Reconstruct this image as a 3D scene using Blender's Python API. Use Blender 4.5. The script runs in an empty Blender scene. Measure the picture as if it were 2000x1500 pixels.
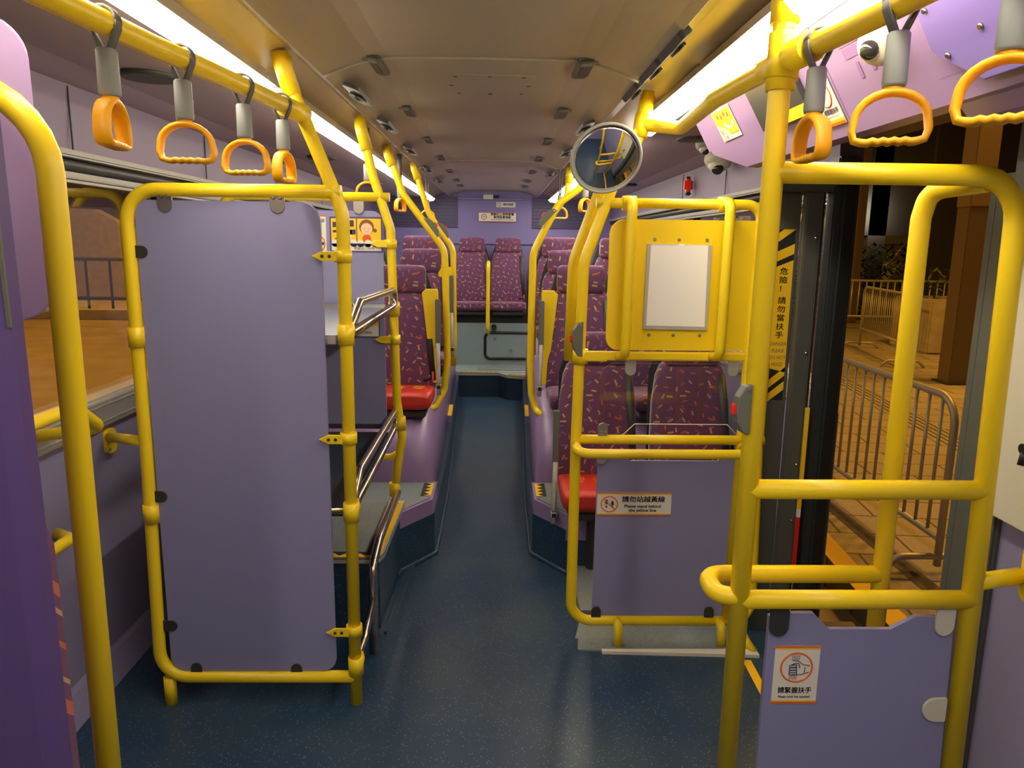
import bpy, bmesh, math, random
from mathutils import Vector, Matrix
random.seed(7)
C = bpy.context.scene.collection
SC = bpy.context.scene
PI = math.pi

# ---------------------------------------------------------------- camera
cam_d = bpy.data.cameras.new('camera'); cam = bpy.data.objects.new('camera', cam_d); C.objects.link(cam)
cam_d.sensor_width = 36; cam_d.lens = 1440/2000*36; cam_d.clip_start = .02; cam_d.clip_end = 200
_r = Vector((0.99974818, -0.0190958, 0.01178667)); _u = Vector((-0.00799777, 0.18754805, 0.98222287)); _f = Vector((0.0209669, 0.98206979, -0.1873481))
m = Matrix((_r, _u, -_f)).transposed().to_4x4(); m.translation = (0, 0, 1.42)
cam.matrix_world = m; SC.camera = cam
# ---------------------------------------------------------------- world, outdoor lamps and wall fill, exposure
w = bpy.data.worlds.new('night'); SC.world = w; w.use_nodes = True
w.node_tree.nodes['Background'].inputs[0].default_value = (.012, .013, .016, 1); w.node_tree.nodes['Background'].inputs[1].default_value = .5
def area(name, loc, rot, size, power, col, sy=None):
    d = bpy.data.lights.new(name, 'AREA'); d.energy = power; d.color = col; d.size = size
    if sy: d.shape = 'RECTANGLE'; d.size_y = sy
    o = bpy.data.objects.new(name, d); o.location = loc; o.rotation_euler = rot; C.objects.link(o); return o
SOD = (1.0, .47, .055)
area('sodium_lamp_light', (-7, 9, 6), (0, 0, 0), .8, 260, SOD)
area('sodium_lamp_light', (-6, 18, 6.5), (0, 0, 0), .8, 420, SOD)
area('sodium_lamp_light', (4.2, 4.0, 5.0), (0, 0, 0), .6, 50, SOD)
area('sodium_lamp_light', (6.0, 8.5, 5.2), (0, 0, 0), .8, 100, SOD)
area('wall_fill_light', (8.6, 17.1, 2.2), (PI/2, 0, 0), .6, 3.5, (.9, .95, .75))  # added fill that brightens the pale far wall, no fixture there
SC.view_settings.view_transform = 'Standard'; SC.view_settings.look = 'None'
SC.view_settings.exposure = 1.52; SC.view_settings.gamma = 1; SC.view_settings.use_curve_mapping = False
LAMP = 11.0      # strength of the saloon light strips
try:
    SC.cycles.max_bounces = 8; SC.cycles.transparent_max_bounces = 12; SC.cycles.sample_clamp_indirect = 4
except Exception: pass

# ---------------------------------------------------------------- materials
def nodes(name):
    mt = bpy.data.materials.new(name); mt.use_nodes = True
    nt = mt.node_tree; return mt, nt, nt.nodes['Principled BSDF']
def mat(name, col, rough=.5, metal=0, bump=0, bscale=200, spec=.5, var=0, vscale=8):
    mt, nt, b = nodes(name)
    b.inputs['Base Color'].default_value = (*col, 1); b.inputs['Roughness'].default_value = rough
    b.inputs['Metallic'].default_value = metal; b.inputs['Specular IOR Level'].default_value = spec
    tc = nt.nodes.new('ShaderNodeTexCoord')
    if var:
        n = nt.nodes.new('ShaderNodeTexNoise'); n.inputs['Scale'].default_value = vscale; n.inputs['Detail'].default_value = 4
        nt.links.new(tc.outputs['Object'], n.inputs['Vector'])
        r = nt.nodes.new('ShaderNodeValToRGB'); r.color_ramp.elements[0].position = .3; r.color_ramp.elements[1].position = .7
        r.color_ramp.elements[0].color = (*[c*(1-var) for c in col], 1); r.color_ramp.elements[1].color = (*[min(1, c*(1+var)) for c in col], 1)
        nt.links.new(n.outputs['Fac'], r.inputs['Fac']); nt.links.new(r.outputs['Color'], b.inputs['Base Color'])
    if bump:
        n = nt.nodes.new('ShaderNodeTexNoise'); n.inputs['Scale'].default_value = bscale; n.inputs['Detail'].default_value = 2
        nt.links.new(tc.outputs['Object'], n.inputs['Vector'])
        bp = nt.nodes.new('ShaderNodeBump'); bp.inputs['Strength'].default_value = bump; bp.inputs['Distance'].default_value = .002
        nt.links.new(n.outputs['Fac'], bp.inputs['Height']); nt.links.new(bp.outputs['Normal'], b.inputs['Normal'])
    return mt
def emis(name, col, s):
    mt = bpy.data.materials.new(name); mt.use_nodes = True; nt = mt.node_tree; nt.nodes.clear()
    e = nt.nodes.new('ShaderNodeEmission'); e.inputs[0].default_value = (*col, 1); e.inputs[1].default_value = s
    o = nt.nodes.new('ShaderNodeOutputMaterial'); nt.links.new(e.outputs[0], o.inputs[0]); return mt
def glassm(name, tint=(1, 1, 1), ior=1.5, k=1.0):
    mt = bpy.data.materials.new(name); mt.use_nodes = True; nt = mt.node_tree; nt.nodes.clear()
    t = nt.nodes.new('ShaderNodeBsdfTransparent'); t.inputs[0].default_value = (*tint, 1)
    g = nt.nodes.new('ShaderNodeBsdfGlossy'); g.inputs['Roughness'].default_value = .01
    lw = nt.nodes.new('ShaderNodeLayerWeight'); lw.inputs[0].default_value = .5
    pw = nt.nodes.new('ShaderNodeMath'); pw.operation = 'POWER'; pw.inputs[1].default_value = 5.0; nt.links.new(lw.outputs['Facing'], pw.inputs[0])
    f = nt.nodes.new('ShaderNodeMath'); f.operation = 'MULTIPLY_ADD'; f.inputs[1].default_value = .9; f.inputs[2].default_value = .04; nt.links.new(pw.outputs[0], f.inputs[0])
    mx = nt.nodes.new('ShaderNodeMixShader'); o = nt.nodes.new('ShaderNodeOutputMaterial')
    mu = nt.nodes.new('ShaderNodeMath'); mu.operation = 'MULTIPLY'; mu.inputs[1].default_value = k
    nt.links.new(f.outputs[0], mu.inputs[0]); nt.links.new(mu.outputs[0], mx.inputs[0])
    nt.links.new(t.outputs[0], mx.inputs[1]); nt.links.new(g.outputs[0], mx.inputs[2]); nt.links.new(mx.outputs[0], o.inputs[0])
    return mt
def fabric():
    mt, nt, b = nodes('seat_fabric'); N = nt.nodes.new; L = nt.links.new
    b.inputs['Roughness'].default_value = .85
    try: b.inputs['Sheen Weight'].default_value = .35; b.inputs['Sheen Roughness'].default_value = .4
    except Exception: pass
    tc = N('ShaderNodeTexCoord'); sp = N('ShaderNodeSeparateXYZ'); L(tc.outputs['Object'], sp.inputs[0])
    ad = N('ShaderNodeMath'); ad.operation = 'ADD'; L(sp.outputs['Y'], ad.inputs[0]); L(sp.outputs['Z'], ad.inputs[1])
    cb = N('ShaderNodeCombineXYZ'); L(sp.outputs['X'], cb.inputs[0]); L(ad.outputs[0], cb.inputs[1])
    def layer(scale, off, prev, pal, keep):
        mp = N('ShaderNodeMapping'); mp.inputs['Scale'].default_value = (scale,)*3; mp.inputs['Location'].default_value = (off, off*1.7, 0); mp.inputs['Rotation'].default_value = (0, 0, off*.8)
        L(cb.outputs[0], mp.inputs['Vector'])
        fl = N('ShaderNodeVectorMath'); fl.operation = 'FLOOR'; L(mp.outputs[0], fl.inputs[0])
        fr = N('ShaderNodeVectorMath'); fr.operation = 'FRACTION'; L(mp.outputs[0], fr.inputs[0])
        su = N('ShaderNodeVectorMath'); su.operation = 'SUBTRACT'; su.inputs[1].default_value = (.5, .5, 0); L(fr.outputs[0], su.inputs[0])
        wn = N('ShaderNodeTexWhiteNoise'); wn.noise_dimensions = '2D'; L(fl.outputs[0], wn.inputs['Vector'])
        an = N('ShaderNodeMath'); an.operation = 'MULTIPLY'; an.inputs[1].default_value = 37.0; L(wn.outputs['Value'], an.inputs[0])
        ro = N('ShaderNodeVectorRotate'); ro.rotation_type = 'Z_AXIS'; L(su.outputs[0], ro.inputs['Vector']); L(an.outputs[0], ro.inputs['Angle'])
        ab = N('ShaderNodeVectorMath'); ab.operation = 'ABSOLUTE'; L(ro.outputs[0], ab.inputs[0])
        s2 = N('ShaderNodeSeparateXYZ'); L(ab.outputs[0], s2.inputs[0])
        a = N('ShaderNodeMath'); a.operation = 'LESS_THAN'; a.inputs[1].default_value = .23; L(s2.outputs[0], a.inputs[0])
        c = N('ShaderNodeMath'); c.operation = 'LESS_THAN'; c.inputs[1].default_value = .075; L(s2.outputs[1], c.inputs[0])
        ac = N('ShaderNodeMath'); ac.operation = 'MULTIPLY'; L(a.outputs[0], ac.inputs[0]); L(c.outputs[0], ac.inputs[1])
        s3 = N('ShaderNodeSeparateColor'); L(wn.outputs['Color'], s3.inputs[0])
        kp = N('ShaderNodeMath'); kp.operation = 'LESS_THAN'; kp.inputs[1].default_value = keep; L(s3.outputs[1], kp.inputs[0])
        k2 = N('ShaderNodeMath'); k2.operation = 'MULTIPLY'; L(ac.outputs[0], k2.inputs[0]); L(kp.outputs[0], k2.inputs[1])
        rp = N('ShaderNodeValToRGB'); rp.color_ramp.interpolation = 'CONSTANT'
        rp.color_ramp.elements[0].color = (*pal[0], 1)
        rp.color_ramp.elements[1].position = .42; rp.color_ramp.elements[1].color = (*pal[1], 1)
        e = rp.color_ramp.elements.new(.75); e.color = (*pal[2], 1)
        L(s3.outputs[2], rp.inputs['Fac'])
        mx = N('ShaderNodeMix'); mx.data_type = 'RGBA'; L(k2.outputs[0], mx.inputs['Factor']); L(rp.outputs[0], mx.inputs[7])
        if isinstance(prev, tuple): mx.inputs[6].default_value = (*prev, 1)
        else: L(prev, mx.inputs[6])
        return mx.outputs[2]
    pal = ((.50, .32, .15), (.50, .12, .06), (.18, .12, .27))
    o = layer(20, .3, (.14, .05, .13), pal, .95)
    o = layer(16.5, 1.9, o, pal, .55)
    L(o, b.inputs['Base Color']); return mt
def floorm():
    mt, nt, b = nodes('speckled_vinyl'); N = nt.nodes.new; L = nt.links.new
    tc = N('ShaderNodeTexCoord'); b.inputs['Roughness'].default_value = .38
    v = N('ShaderNodeTexVoronoi'); v.inputs['Scale'].default_value = 170; L(tc.outputs['Object'], v.inputs['Vector'])
    lt = N('ShaderNodeMath'); lt.operation = 'LESS_THAN'; lt.inputs[1].default_value = .27; L(v.outputs['Distance'], lt.inputs[0])
    s3 = N('ShaderNodeSeparateColor'); L(v.outputs['Color'], s3.inputs[0])
    g = N('ShaderNodeMath'); g.operation = 'GREATER_THAN'; g.inputs[1].default_value = .80; L(s3.outputs[0], g.inputs[0])
    mu = N('ShaderNodeMath'); mu.operation = 'MULTIPLY'; L(lt.outputs[0], mu.inputs[0]); L(g.outputs[0], mu.inputs[1])
    n = N('ShaderNodeTexNoise'); n.inputs['Scale'].default_value = 3; n.inputs['Detail'].default_value = 5; L(tc.outputs['Object'], n.inputs['Vector'])
    r = N('ShaderNodeValToRGB'); r.color_ramp.elements[0].position = .35; r.color_ramp.elements[1].position = .65
    r.color_ramp.elements[0].color = (.012, .042, .100, 1); r.color_ramp.elements[1].color = (.028, .060, .098, 1)
    L(n.outputs['Fac'], r.inputs['Fac'])
    mx = N('ShaderNodeMix'); mx.data_type = 'RGBA'; L(mu.outputs[0], mx.inputs['Factor']); L(r.outputs[0], mx.inputs[6]); mx.inputs[7].default_value = (.22, .27, .31, 1)
    L(mx.outputs[2], b.inputs['Base Color']); return mt
def pavem():
    mt, nt, b = nodes('paving'); N = nt.nodes.new; L = nt.links.new
    tc = N('ShaderNodeTexCoord'); b.inputs['Roughness'].default_value = .7
    mp = N('ShaderNodeMapping'); mp.inputs['Rotation'].default_value = (0, 0, .12); L(tc.outputs['Object'], mp.inputs['Vector'])
    br = N('ShaderNodeTexBrick'); br.inputs['Scale'].default_value = 1.0; br.inputs['Brick Width'].default_value = .6; br.inputs['Row Height'].default_value = .3
    br.inputs['Mortar Size'].default_value = .008; br.inputs['Color1'].default_value = (.36, .31, .25, 1); br.inputs['Color2'].default_value = (.30, .26, .21, 1); br.inputs['Mortar'].default_value = (.09, .07, .05, 1)
    L(mp.outputs[0], br.inputs['Vector'])
    n = N('ShaderNodeTexNoise'); n.inputs['Scale'].default_value = 60; n.inputs['Detail'].default_value = 6; L(tc.outputs['Object'], n.inputs['Vector'])
    mx = N('ShaderNodeMix'); mx.data_type = 'RGBA'; mx.blend_type = 'MULTIPLY'; mx.inputs['Factor'].default_value = .7
    L(br.outputs['Color'], mx.inputs[6]); L(n.outputs['Color'], mx.inputs[7]); 
    r = N('ShaderNodeHueSaturation'); r.inputs['Saturation'].default_value = .2; r.inputs['Value'].default_value = 1.8; L(n.outputs['Color'], r.inputs['Color']); L(r.outputs[0], mx.inputs[7])
    L(mx.outputs[2], b.inputs['Base Color']); return mt
M = dict(
 yellow=mat('yellow_paint', (.92, .67, .012), .36, spec=.5),
 yplast=mat('yellow_plastic', (1.0, .47, .004), .45),
 yboard=mat('yellow_board', (.95, .68, .006), .4),
 lam=mat('lilac_laminate', (.265, .265, .47), .45, bump=.2, bscale=900),
 wallp=mat('purple_wall', (.27, .25, .42), .5),
 grp=mat('purple_moulding', (.30, .205, .42), .35),
 cove=mat('shaded_cove_panel', (.20, .155, .25), .5), head=mat('window_header', (.34, .33, .30), .5),  # cove: wall purple darkened, dimmer light near the ceiling put into the colour
 dpur=mat('deep_purple', (.10, .06, .22), .45),
 bpur=mat('blue_purple_panel', (.20, .15, .46), .4),
 rear=mat('rear_purple', (.22, .19, .46), .5),
 beige=mat('beige_ceiling', (.38, .33, .265), .42, bump=.1, bscale=400),
 chan=mat('beige_channel', (.55, .46, .30), .4),
 lip=mat('pale_gloss', (.50, .44, .33), .25),
 mauve=mat('mauve_ceiling', (.33, .26, .30), .5),
 alu=mat('aluminium', (.66, .65, .58), .4, .6),
 graytrim=mat('grey_trim', (.36, .36, .33), .5),
 steel=mat('steel', (.62, .58, .52), .22, 1),
 nickel=mat('nickel', (.42, .40, .36), .35, .9),
 dark=mat('dark_grey', (.035, .037, .036), .45),
 black=mat('black', (.008, .008, .009), .5),
 door=mat('door_grey', (.085, .09, .08), .4),
 rubber=mat('rubber', (.020, .025, .028), .6),
 graypl=mat('grey_plastic', (.14, .145, .12), .5),
 sleeve=mat('sleeve_grey', (.26, .28, .27), .6),
 web=mat('webbing', (.17, .17, .165), .9, bump=.6, bscale=1500),
 red=mat('red_leather', (.60, .035, .02), .45, bump=.3, bscale=300),
 redb=mat('red_plastic', (.8, .03, .015), .35),
 orange=mat('orange_buckle', (.95, .12, .03), .4),
 gvinyl=mat('grey_vinyl', (.20, .24, .25), .5, var=.15, vscale=120),
 gblue=mat('grey_blue_panel', (.24, .32, .34), .55, var=.05),
 carp=mat('navy_vinyl', (.012, .028, .055), .5),
 white=mat('white_print', (.80, .76, .66), .5),
 paper=mat('white_paper', (.95, .95, .90), .5),
 acr=mat('acrylic_frame', (.48, .48, .44), .3),
 org=mat('orange_print', (.80, .15, .02), .5),
 yel=mat('yellow_print', (.90, .58, .01), .5),
 ink=mat('dark_ink', (.05, .035, .10), .6),
 blk=mat('black_ink', (.012, .012, .012), .6),
 skin=mat('print_skin', (.85, .58, .38), .6),
 brown=mat('print_brown', (.25, .09, .03), .6),
 redp=mat('print_red', (.72, .10, .03), .6),
 cream=mat('cream_plastic', (.66, .64, .52), .35),
 lens=mat('smoked_dome', (.03, .03, .03), .08),
 mirror=mat('mirror', (.85, .85, .85), .02, 1),
 speck=floorm(), fab=fabric(), pave=pavem(),
 shelf=mat('brushed_shelf', (.50, .54, .58), .3, .9),
 road=mat('road', (.26, .22, .17), .7, var=.2, vscale=2),
 orpil2=mat('orange_cladding', (.20, .14, .08), .6), jamb=mat('jamb_grey', (.10, .105, .085), .5),
 conc=mat('concrete', (.36, .32, .26), .8, var=.15, vscale=5),
 orpil=mat('orange_steel', (.13, .09, .06), .6),
 gsteel=mat('galvanised', (.45, .42, .34), .45, .4),
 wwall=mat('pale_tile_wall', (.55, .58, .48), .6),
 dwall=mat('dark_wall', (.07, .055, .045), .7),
 leaf=mat('leaf', (.05, .09, .03), .6),
 redw=mat('red_mark', (.7, .02, .015), .4), whitem=mat('white_mark', (.8, .8, .78), .4),
 glass=glassm('window_glass', (.80, .78, .74), 1.5, 2.0), clear=glassm('clear_acrylic', (.93, .92, .92), 1.45, .9),
)
M['lamp'] = emis('lamp_diffuser', (1.0, .87, .68), LAMP)

# ---------------------------------------------------------------- mesh helpers
def fillet(pts, rad, n=7, closed=False):
    P = [Vector(p) for p in pts]; out = []; N = len(P)
    for i, p in enumerate(P):
        if not closed and i in (0, N-1): out.append(p); continue
        a = P[(i-1) % N]; b = P[(i+1) % N]; r = rad[i] if isinstance(rad, (list, tuple)) else rad
        u = (a-p); v = (b-p); lu, lv = u.length, v.length
        if lu < 1e-6 or lv < 1e-6 or r <= 0: out.append(p); continue
        u /= lu; v /= lv; ang = u.angle(v)
        if ang > PI-.02: out.append(p); continue
        d = min(r/math.tan(ang/2), lu*.49, lv*.49); rr = d*math.tan(ang/2)
        bis = (u+v).normalized(); c = p + bis*(rr/math.sin(ang/2))
        s = p+u*d-c; e = p+v*d-c; tot = s.angle(e); ax = s.cross(e).normalized()
        for k in range(n+1): out.append(c + Matrix.Rotation(tot*k/n, 3, ax) @ s)
    return out
class MB:
    def __init__(s): s.bm = bmesh.new(); s.mats = []
    def mi(s, m):
        if m not in s.mats: s.mats.append(m)
        return s.mats.index(m)
    def faces(s, vs, fs, m, smooth=False):
        V = [s.bm.verts.new(v) for v in vs]; k = s.mi(m); out = []
        for f in fs:
            try:
                F = s.bm.faces.new([V[i] for i in f]); F.material_index = k; F.smooth = smooth; out.append(F)
            except ValueError: pass
        return out
    def rings(s, R, m, closed=False, smooth=True, caps=True):
        n = len(R[0]); vs = [v for r in R for v in r]; fs = []; K = len(R)
        for i in range(K if closed else K-1):
            for j in range(n):
                a = i*n+j; b = i*n+(j+1) % n; c = ((i+1) % K)*n+(j+1) % n; d = ((i+1) % K)*n+j
                fs.append((a, b, c, d))
        if caps and not closed: fs.append(tuple(range(n))[::-1]); fs.append(tuple((K-1)*n+j for j in range(n)))
        F = s.faces(vs, fs, m, smooth)
        if caps and not closed:
            for f in F[-2:]: f.smooth = False
        return s
    def sweep(s, path, sec, m, up=None, closed=False, smooth=True):
        P = [Vector(p) for p in path]; Q = [P[0]]
        for p in P[1:]:
            if (p-Q[-1]).length > 1e-5: Q.append(p)
        if closed and (Q[0]-Q[-1]).length < 1e-5: Q.pop()
        P = Q; N = len(P); T = []
        for i in range(N):
            if closed: t = (P[(i+1) % N]-P[i]).normalized() + (P[i]-P[i-1]).normalized()
            elif i == 0: t = P[1]-P[0]
            elif i == N-1: t = P[-1]-P[-2]
            else: t = (P[i+1]-P[i]).normalized() + (P[i]-P[i-1]).normalized()
            T.append(t.normalized())
        if up is not None: B = Vector(up); frames = [((B.cross(t)).normalized(), (B - t*B.dot(t)).normalized()) for t in T]
        else:
            t = T[0]; a = Vector((0, 0, 1)) if abs(t.z) < .9 else Vector((1, 0, 0))
            nrm = t.cross(a).normalized(); frames = []
            for i, t in enumerate(T):
                nrm = (nrm - t*nrm.dot(t)).normalized(); frames.append((nrm, t.cross(nrm)))
        s.rings([[p + a*x + b*y for x, y in sec] for p, (a, b) in zip(P, frames)], m, closed, smooth); return s
    def tube(s, pts, r, m, fil=.05, n=14, closed=False, fn=7):
        sec = [(r*math.cos(2*PI*k/n), r*math.sin(2*PI*k/n)) for k in range(n)]
        return s.sweep(fillet(pts, fil, fn, closed), sec, m, closed=closed)
    def prism(s, outl, O, U, V, t, m, bev=0, smooth=False):
        O, U, V = Vector(O), Vector(U).normalized(), Vector(V).normalized(); Nn = U.cross(V); n = len(outl)
        vs = [O+U*x+V*y for x, y in outl] + [O+U*x+V*y+Nn*t for x, y in outl]
        fs = [tuple(range(n))[::-1], tuple(range(n, 2*n))] + [(i, (i+1) % n, n+(i+1) % n, n+i) for i in range(n)]
        F = s.faces(vs, fs, m, smooth)
        if bev:
            es = [e for e in F[1].edges]; bmesh.ops.bevel(s.bm, geom=es, offset=bev, segments=2, affect='EDGES', profile=.5)
        return s
    def box(s, c, size, m, bev=0, rot=None):
        x, y, z = [v/2 for v in size]; R = rot if rot is not None else Matrix.Identity(3); c = Vector(c)
        vs = [c + R @ Vector((a*x, b*y, d*z)) for a in (-1, 1) for b in (-1, 1) for d in (-1, 1)]
        F = s.faces(vs, [(0, 1, 3, 2), (4, 6, 7, 5), (0, 4, 5, 1), (2, 3, 7, 6), (0, 2, 6, 4), (1, 5, 7, 3)], m)
        if bev: bmesh.ops.bevel(s.bm, geom=list({e for f in F for e in f.edges}), offset=bev, segments=2, affect='EDGES')
        return s
    def cyl(s, a, b, r, m, r2=None, n=20):
        a, b = Vector(a), Vector(b); t = (b-a).normalized(); q = Vector((0, 0, 1)) if abs(t.z) < .9 else Vector((1, 0, 0))
        u = t.cross(q).normalized(); v = t.cross(u); r2 = r if r2 is None else r2
        return s.rings([[p + u*(k*math.cos(2*PI*i/n)) + v*(k*math.sin(2*PI*i/n)) for i in range(n)] for p, k in ((a, r), (b, r2))], m)
    def ball(s, c, r, m, sx=1, sy=1, sz=1, n=16, half=None):
        c = Vector(c); R = []
        lo = -PI/2; hi = PI/2
        if half == 'low': hi = 0
        if half == 'up': lo = 0
        for i in range(9):
            a = lo+(hi-lo)*i/8; rr = max(math.cos(a), .02)*r
            R.append([c+Vector((rr*math.cos(2*PI*k/n)*sx, rr*math.sin(2*PI*k/n)*sy, r*math.sin(a)*sz)) for k in range(n)])
        return s.rings(R, m)
    def loft(s, secs, m, n=24, e=.45):
        """secs: (center, U, V, hu, hv) superellipse sections"""
        R = []
        for c, U, V, hu, hv in secs:
            c, U, V = Vector(c), Vector(U), Vector(V); ring = []
            for k in range(n):
                a = 2*PI*k/n; ca, sa = math.cos(a), math.sin(a)
                ring.append(c + U*(hu*math.copysign(abs(ca)**e, ca)) + V*(hv*math.copysign(abs(sa)**e, sa)))
            R.append(ring)
        return s.rings(R, m)
    def build(s, name, parent=None, bevel=0, **props):
        bmesh.ops.recalc_face_normals(s.bm, faces=s.bm.faces[:])
        me = bpy.data.meshes.new(name); s.bm.to_mesh(me); s.bm.free()
        for k in s.mats: me.materials.append(M[k] if isinstance(k, str) else k)
        o = bpy.data.objects.new(name, me); C.objects.link(o)
        if parent is not None:
            o.parent = parent
            if parent.type == 'EMPTY': o.matrix_parent_inverse = Matrix.Translation(-parent.location)
        if bevel:
            b = o.modifiers.new('bevel', 'BEVEL'); b.width = bevel; b.segments = 2; b.limit_method = 'ANGLE'
        for k, v in props.items(): o[k] = v
        return o
def rr(w, h, r, n=6, x0=None, y0=None, rs=None):
    """rounded rectangle outline, centred unless x0, y0 given; rs = radii for (BL, BR, TR, TL)"""
    x0 = -w/2 if x0 is None else x0; y0 = -h/2 if y0 is None else y0; rs = rs or (r, r, r, r); out = []
    for (cx, cy, a0), q in zip(((x0, y0, PI), (x0+w, y0, 1.5*PI), (x0+w, y0+h, 0), (x0, y0+h, .5*PI)), rs):
        sx = 1 if cx == x0 else -1; sy = 1 if cy == y0 else -1
        if q <= 0: out.append((cx, cy)); continue
        for k in range(n+1):
            a = a0+PI/2*k/n; out.append((cx+sx*q+q*math.cos(a), cy+sy*q+q*math.sin(a)))
    return out
def circ(r, n=28, cx=0, cy=0, ry=None): return [(cx+r*math.cos(2*PI*k/n), cy+(ry or r)*math.sin(2*PI*k/n)) for k in range(n)]
def thing(name, label, cat, loc=(0, 0, 0), group=None):
    o = bpy.data.objects.new(name, None); C.objects.link(o); o.location = loc; o.empty_display_size = .05
    o['label'] = label; o['category'] = cat
    if group: o['group'] = group
    bpy.context.view_layer.update() if False else None
    return o
def dup(root, loc, rotz=0, label=None, group=None):
    def cp(o, p):
        c = o.copy(); C.objects.link(c); c.parent = p
        for k in [x for x in kids.get(o.name, [])]: cp(k, c)
        return c
    kids = {}
    for o in bpy.data.objects:
        if o.parent: kids.setdefault(o.parent.name, []).append(o)
    r = cp(root, None); r.location = loc; r.rotation_euler = (0, 0, rotz)
    if label: r['label'] = label
    if group: r['group'] = group
    return r
def struct(mb, name, **k): return mb.build(name, kind='structure', **k)
X, Y, Z = (1, 0, 0), (0, 1, 0), (0, 0, 1)
_tc = {}
def text_geo(txt, size, align='CENTER', space=1.0):
    cu = bpy.data.curves.new('txt', 'FONT'); cu.body = txt; cu.size = size; cu.align_x = align; cu.align_y = 'CENTER'; cu.resolution_u = 2
    cu.space_line = space
    o = bpy.data.objects.new('txt', cu); C.objects.link(o); dg = bpy.context.evaluated_depsgraph_get(); dg.update()
    me = bpy.data.meshes.new_from_object(o.evaluated_get(dg)); bpy.data.objects.remove(o); bpy.data.curves.remove(cu)
    vs = [v.co.copy() for v in me.vertices]; fs = [tuple(p.vertices) for p in me.polygons]; bpy.data.meshes.remove(me)
    return vs, fs
def put_text(mb, txt, size, O, U, V, m, sx=1, sy=1, off=.0004, bold=0):
    vs, fs = text_geo(txt, size); O, U, V = Vector(O), Vector(U).normalized(), Vector(V).normalized(); N = U.cross(V)
    for d in ([(0, 0)] if not bold else [(0, 0), (bold, 0), (0, bold), (bold, bold)]):
        mb.faces([O+U*(v.x*sx+d[0])+V*(v.y*sy+d[1])+N*off for v in vs], fs, m)

# ================================================================ THE BUS SHELL
XL, XR = -1.27, 1.17; Y0, Y1 = -1.3, 7.85
mb = MB(); mb.box((-.05, (Y0+Y1)/2, -.04), (2.5, Y1-Y0, .08), 'speck'); struct(mb, 'floor')
# central ceiling with curved edge lips
prof = [(-.05, 1.945), (.22, 1.942), (.27, 1.934), (.33, 1.916), (.38, 1.898), (.405, 1.886), (.412, 1.893), (.412, 1.918), (.46, 1.922), (.565, 1.885)]
pl = [(-.05-(x+.05), z) for x, z in prof[::-1]] + prof[1:]
pl = pl + [(.62, 2.02), (-.72, 2.02)]
mb = MB(); mb.prism([(x, z) for x, z in pl], (0, Y1, 0), X, Z, Y1-Y0, 'beige')
for f in mb.bm.faces:
    c = f.calc_center_median(); f.smooth = False
    if abs(c.x+.05) > .52 and c.z < 2: f.material_index = mb.mi('chan')
    elif abs(c.x+.05) > .50 and c.z < 2: f.material_index = mb.mi('lip')
struct(mb, 'ceiling')
for sgn, nm in ((-1, 'ceiling_left'), (1, 'ceiling_right')):
    xe = (XL if sgn < 0 else XR)
    p = [(.63*1, 1.865), (abs(xe+.05)-.12, 1.885), (abs(xe+.05)-.03, 1.87), (abs(xe+.05)+.05, 1.86), (abs(xe+.05)+.05, 2.02), (.60, 2.02)]
    mb = MB(); mb.prism([(-.05+sgn*a, z) for a, z in p], (0, Y1, 0), X, Z, Y1-Y0, 'mauve'); struct(mb, nm)
# cross seams in the ceiling
for i, yy in enumerate((2.26, 4.9)):
    pts = [(-.05+s*x, yy+(.0 if x < .3 else .12*(x-.3)/.16*0), z-.002) for s, x, z in [(-1, .455, 1.887), (-1, .43, 1.897), (-1, .38, 1.916), (-1, .32, 1.934), (-1, .27, 1.941), (1, .0, 1.944), (1, .27, 1.941), (1, .32, 1.934), (1, .38, 1.916), (1, .43, 1.897), (1, .455, 1.887)]]
    mb = MB(); mb.sweep(pts, [(-.004, -.004), (.004, -.004), (.004, .002), (-.004, .002)], 'beige', up=Y); struct(mb, 'trim_%d' % (i+1))
# side walls: lower panels, sill, header
def side_wall(sgn, xin, ranges, nm, n0):
    xo = xin+sgn*.09
    mb = MB()
    for a, b in ranges:
        mb.box(((xin+xo)/2, (a+b)/2, .38), (.09, b-a, .88), 'wallp')
        mb.prism([(0, 1.87), (sgn*.09, 1.87), (sgn*.09, 1.655), (sgn*.01, 1.655)], (xin, b, 0), X, Z, b-a, 'cove')
    struct(mb, nm)
    mb = MB()
    for a, b in ranges:
        mb.box((xin+sgn*.0, (a+b)/2, .87), (.03, b-a, .085), 'alu', .004); mb.box((xin+sgn*.03, (a+b)/2, .915), (.06, b-a, .012), 'alu')
        for z in (.845, .895): mb.box((xin-sgn*.016, (a+b)/2, z), (.003, b-a, .003), 'graytrim')
    struct(mb, 'trim_%d' % n0)
    mb = MB()
    for a, b in ranges:
        mb.box((xin+sgn*.004, (a+b)/2, 1.665), (.05, b-a, .022), 'head', .006)
        mb.cyl((xin+sgn*.02, a, 1.635), (xin+sgn*.02, b, 1.635), .019, 'dark')
        mb.box((xin+sgn*.02, (a+b)/2, 1.605), (.03, b-a, .020), 'head', .003)
        mb.box((xin+sgn*.02, (a+b)/2, 1.588), (.02, b-a, .008), 'graytrim')
    struct(mb, 'trim_%d' % (n0+1))
side_wall(-1, XL, [(Y0, Y1)], 'wall_left', 3)
side_wall(1, XR, [(2.62, Y1)], 'wall_right', 5)
# skirting curve along the left wall
mb = MB(); mb.prism([(0, 0), (.05, 0), (.035, .03), (.012, .075), (0, .09)], (XL, 3.0, 0), X, Z, 3.0-Y0, 'wallp'); struct(mb, 'baseboard_left')
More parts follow.
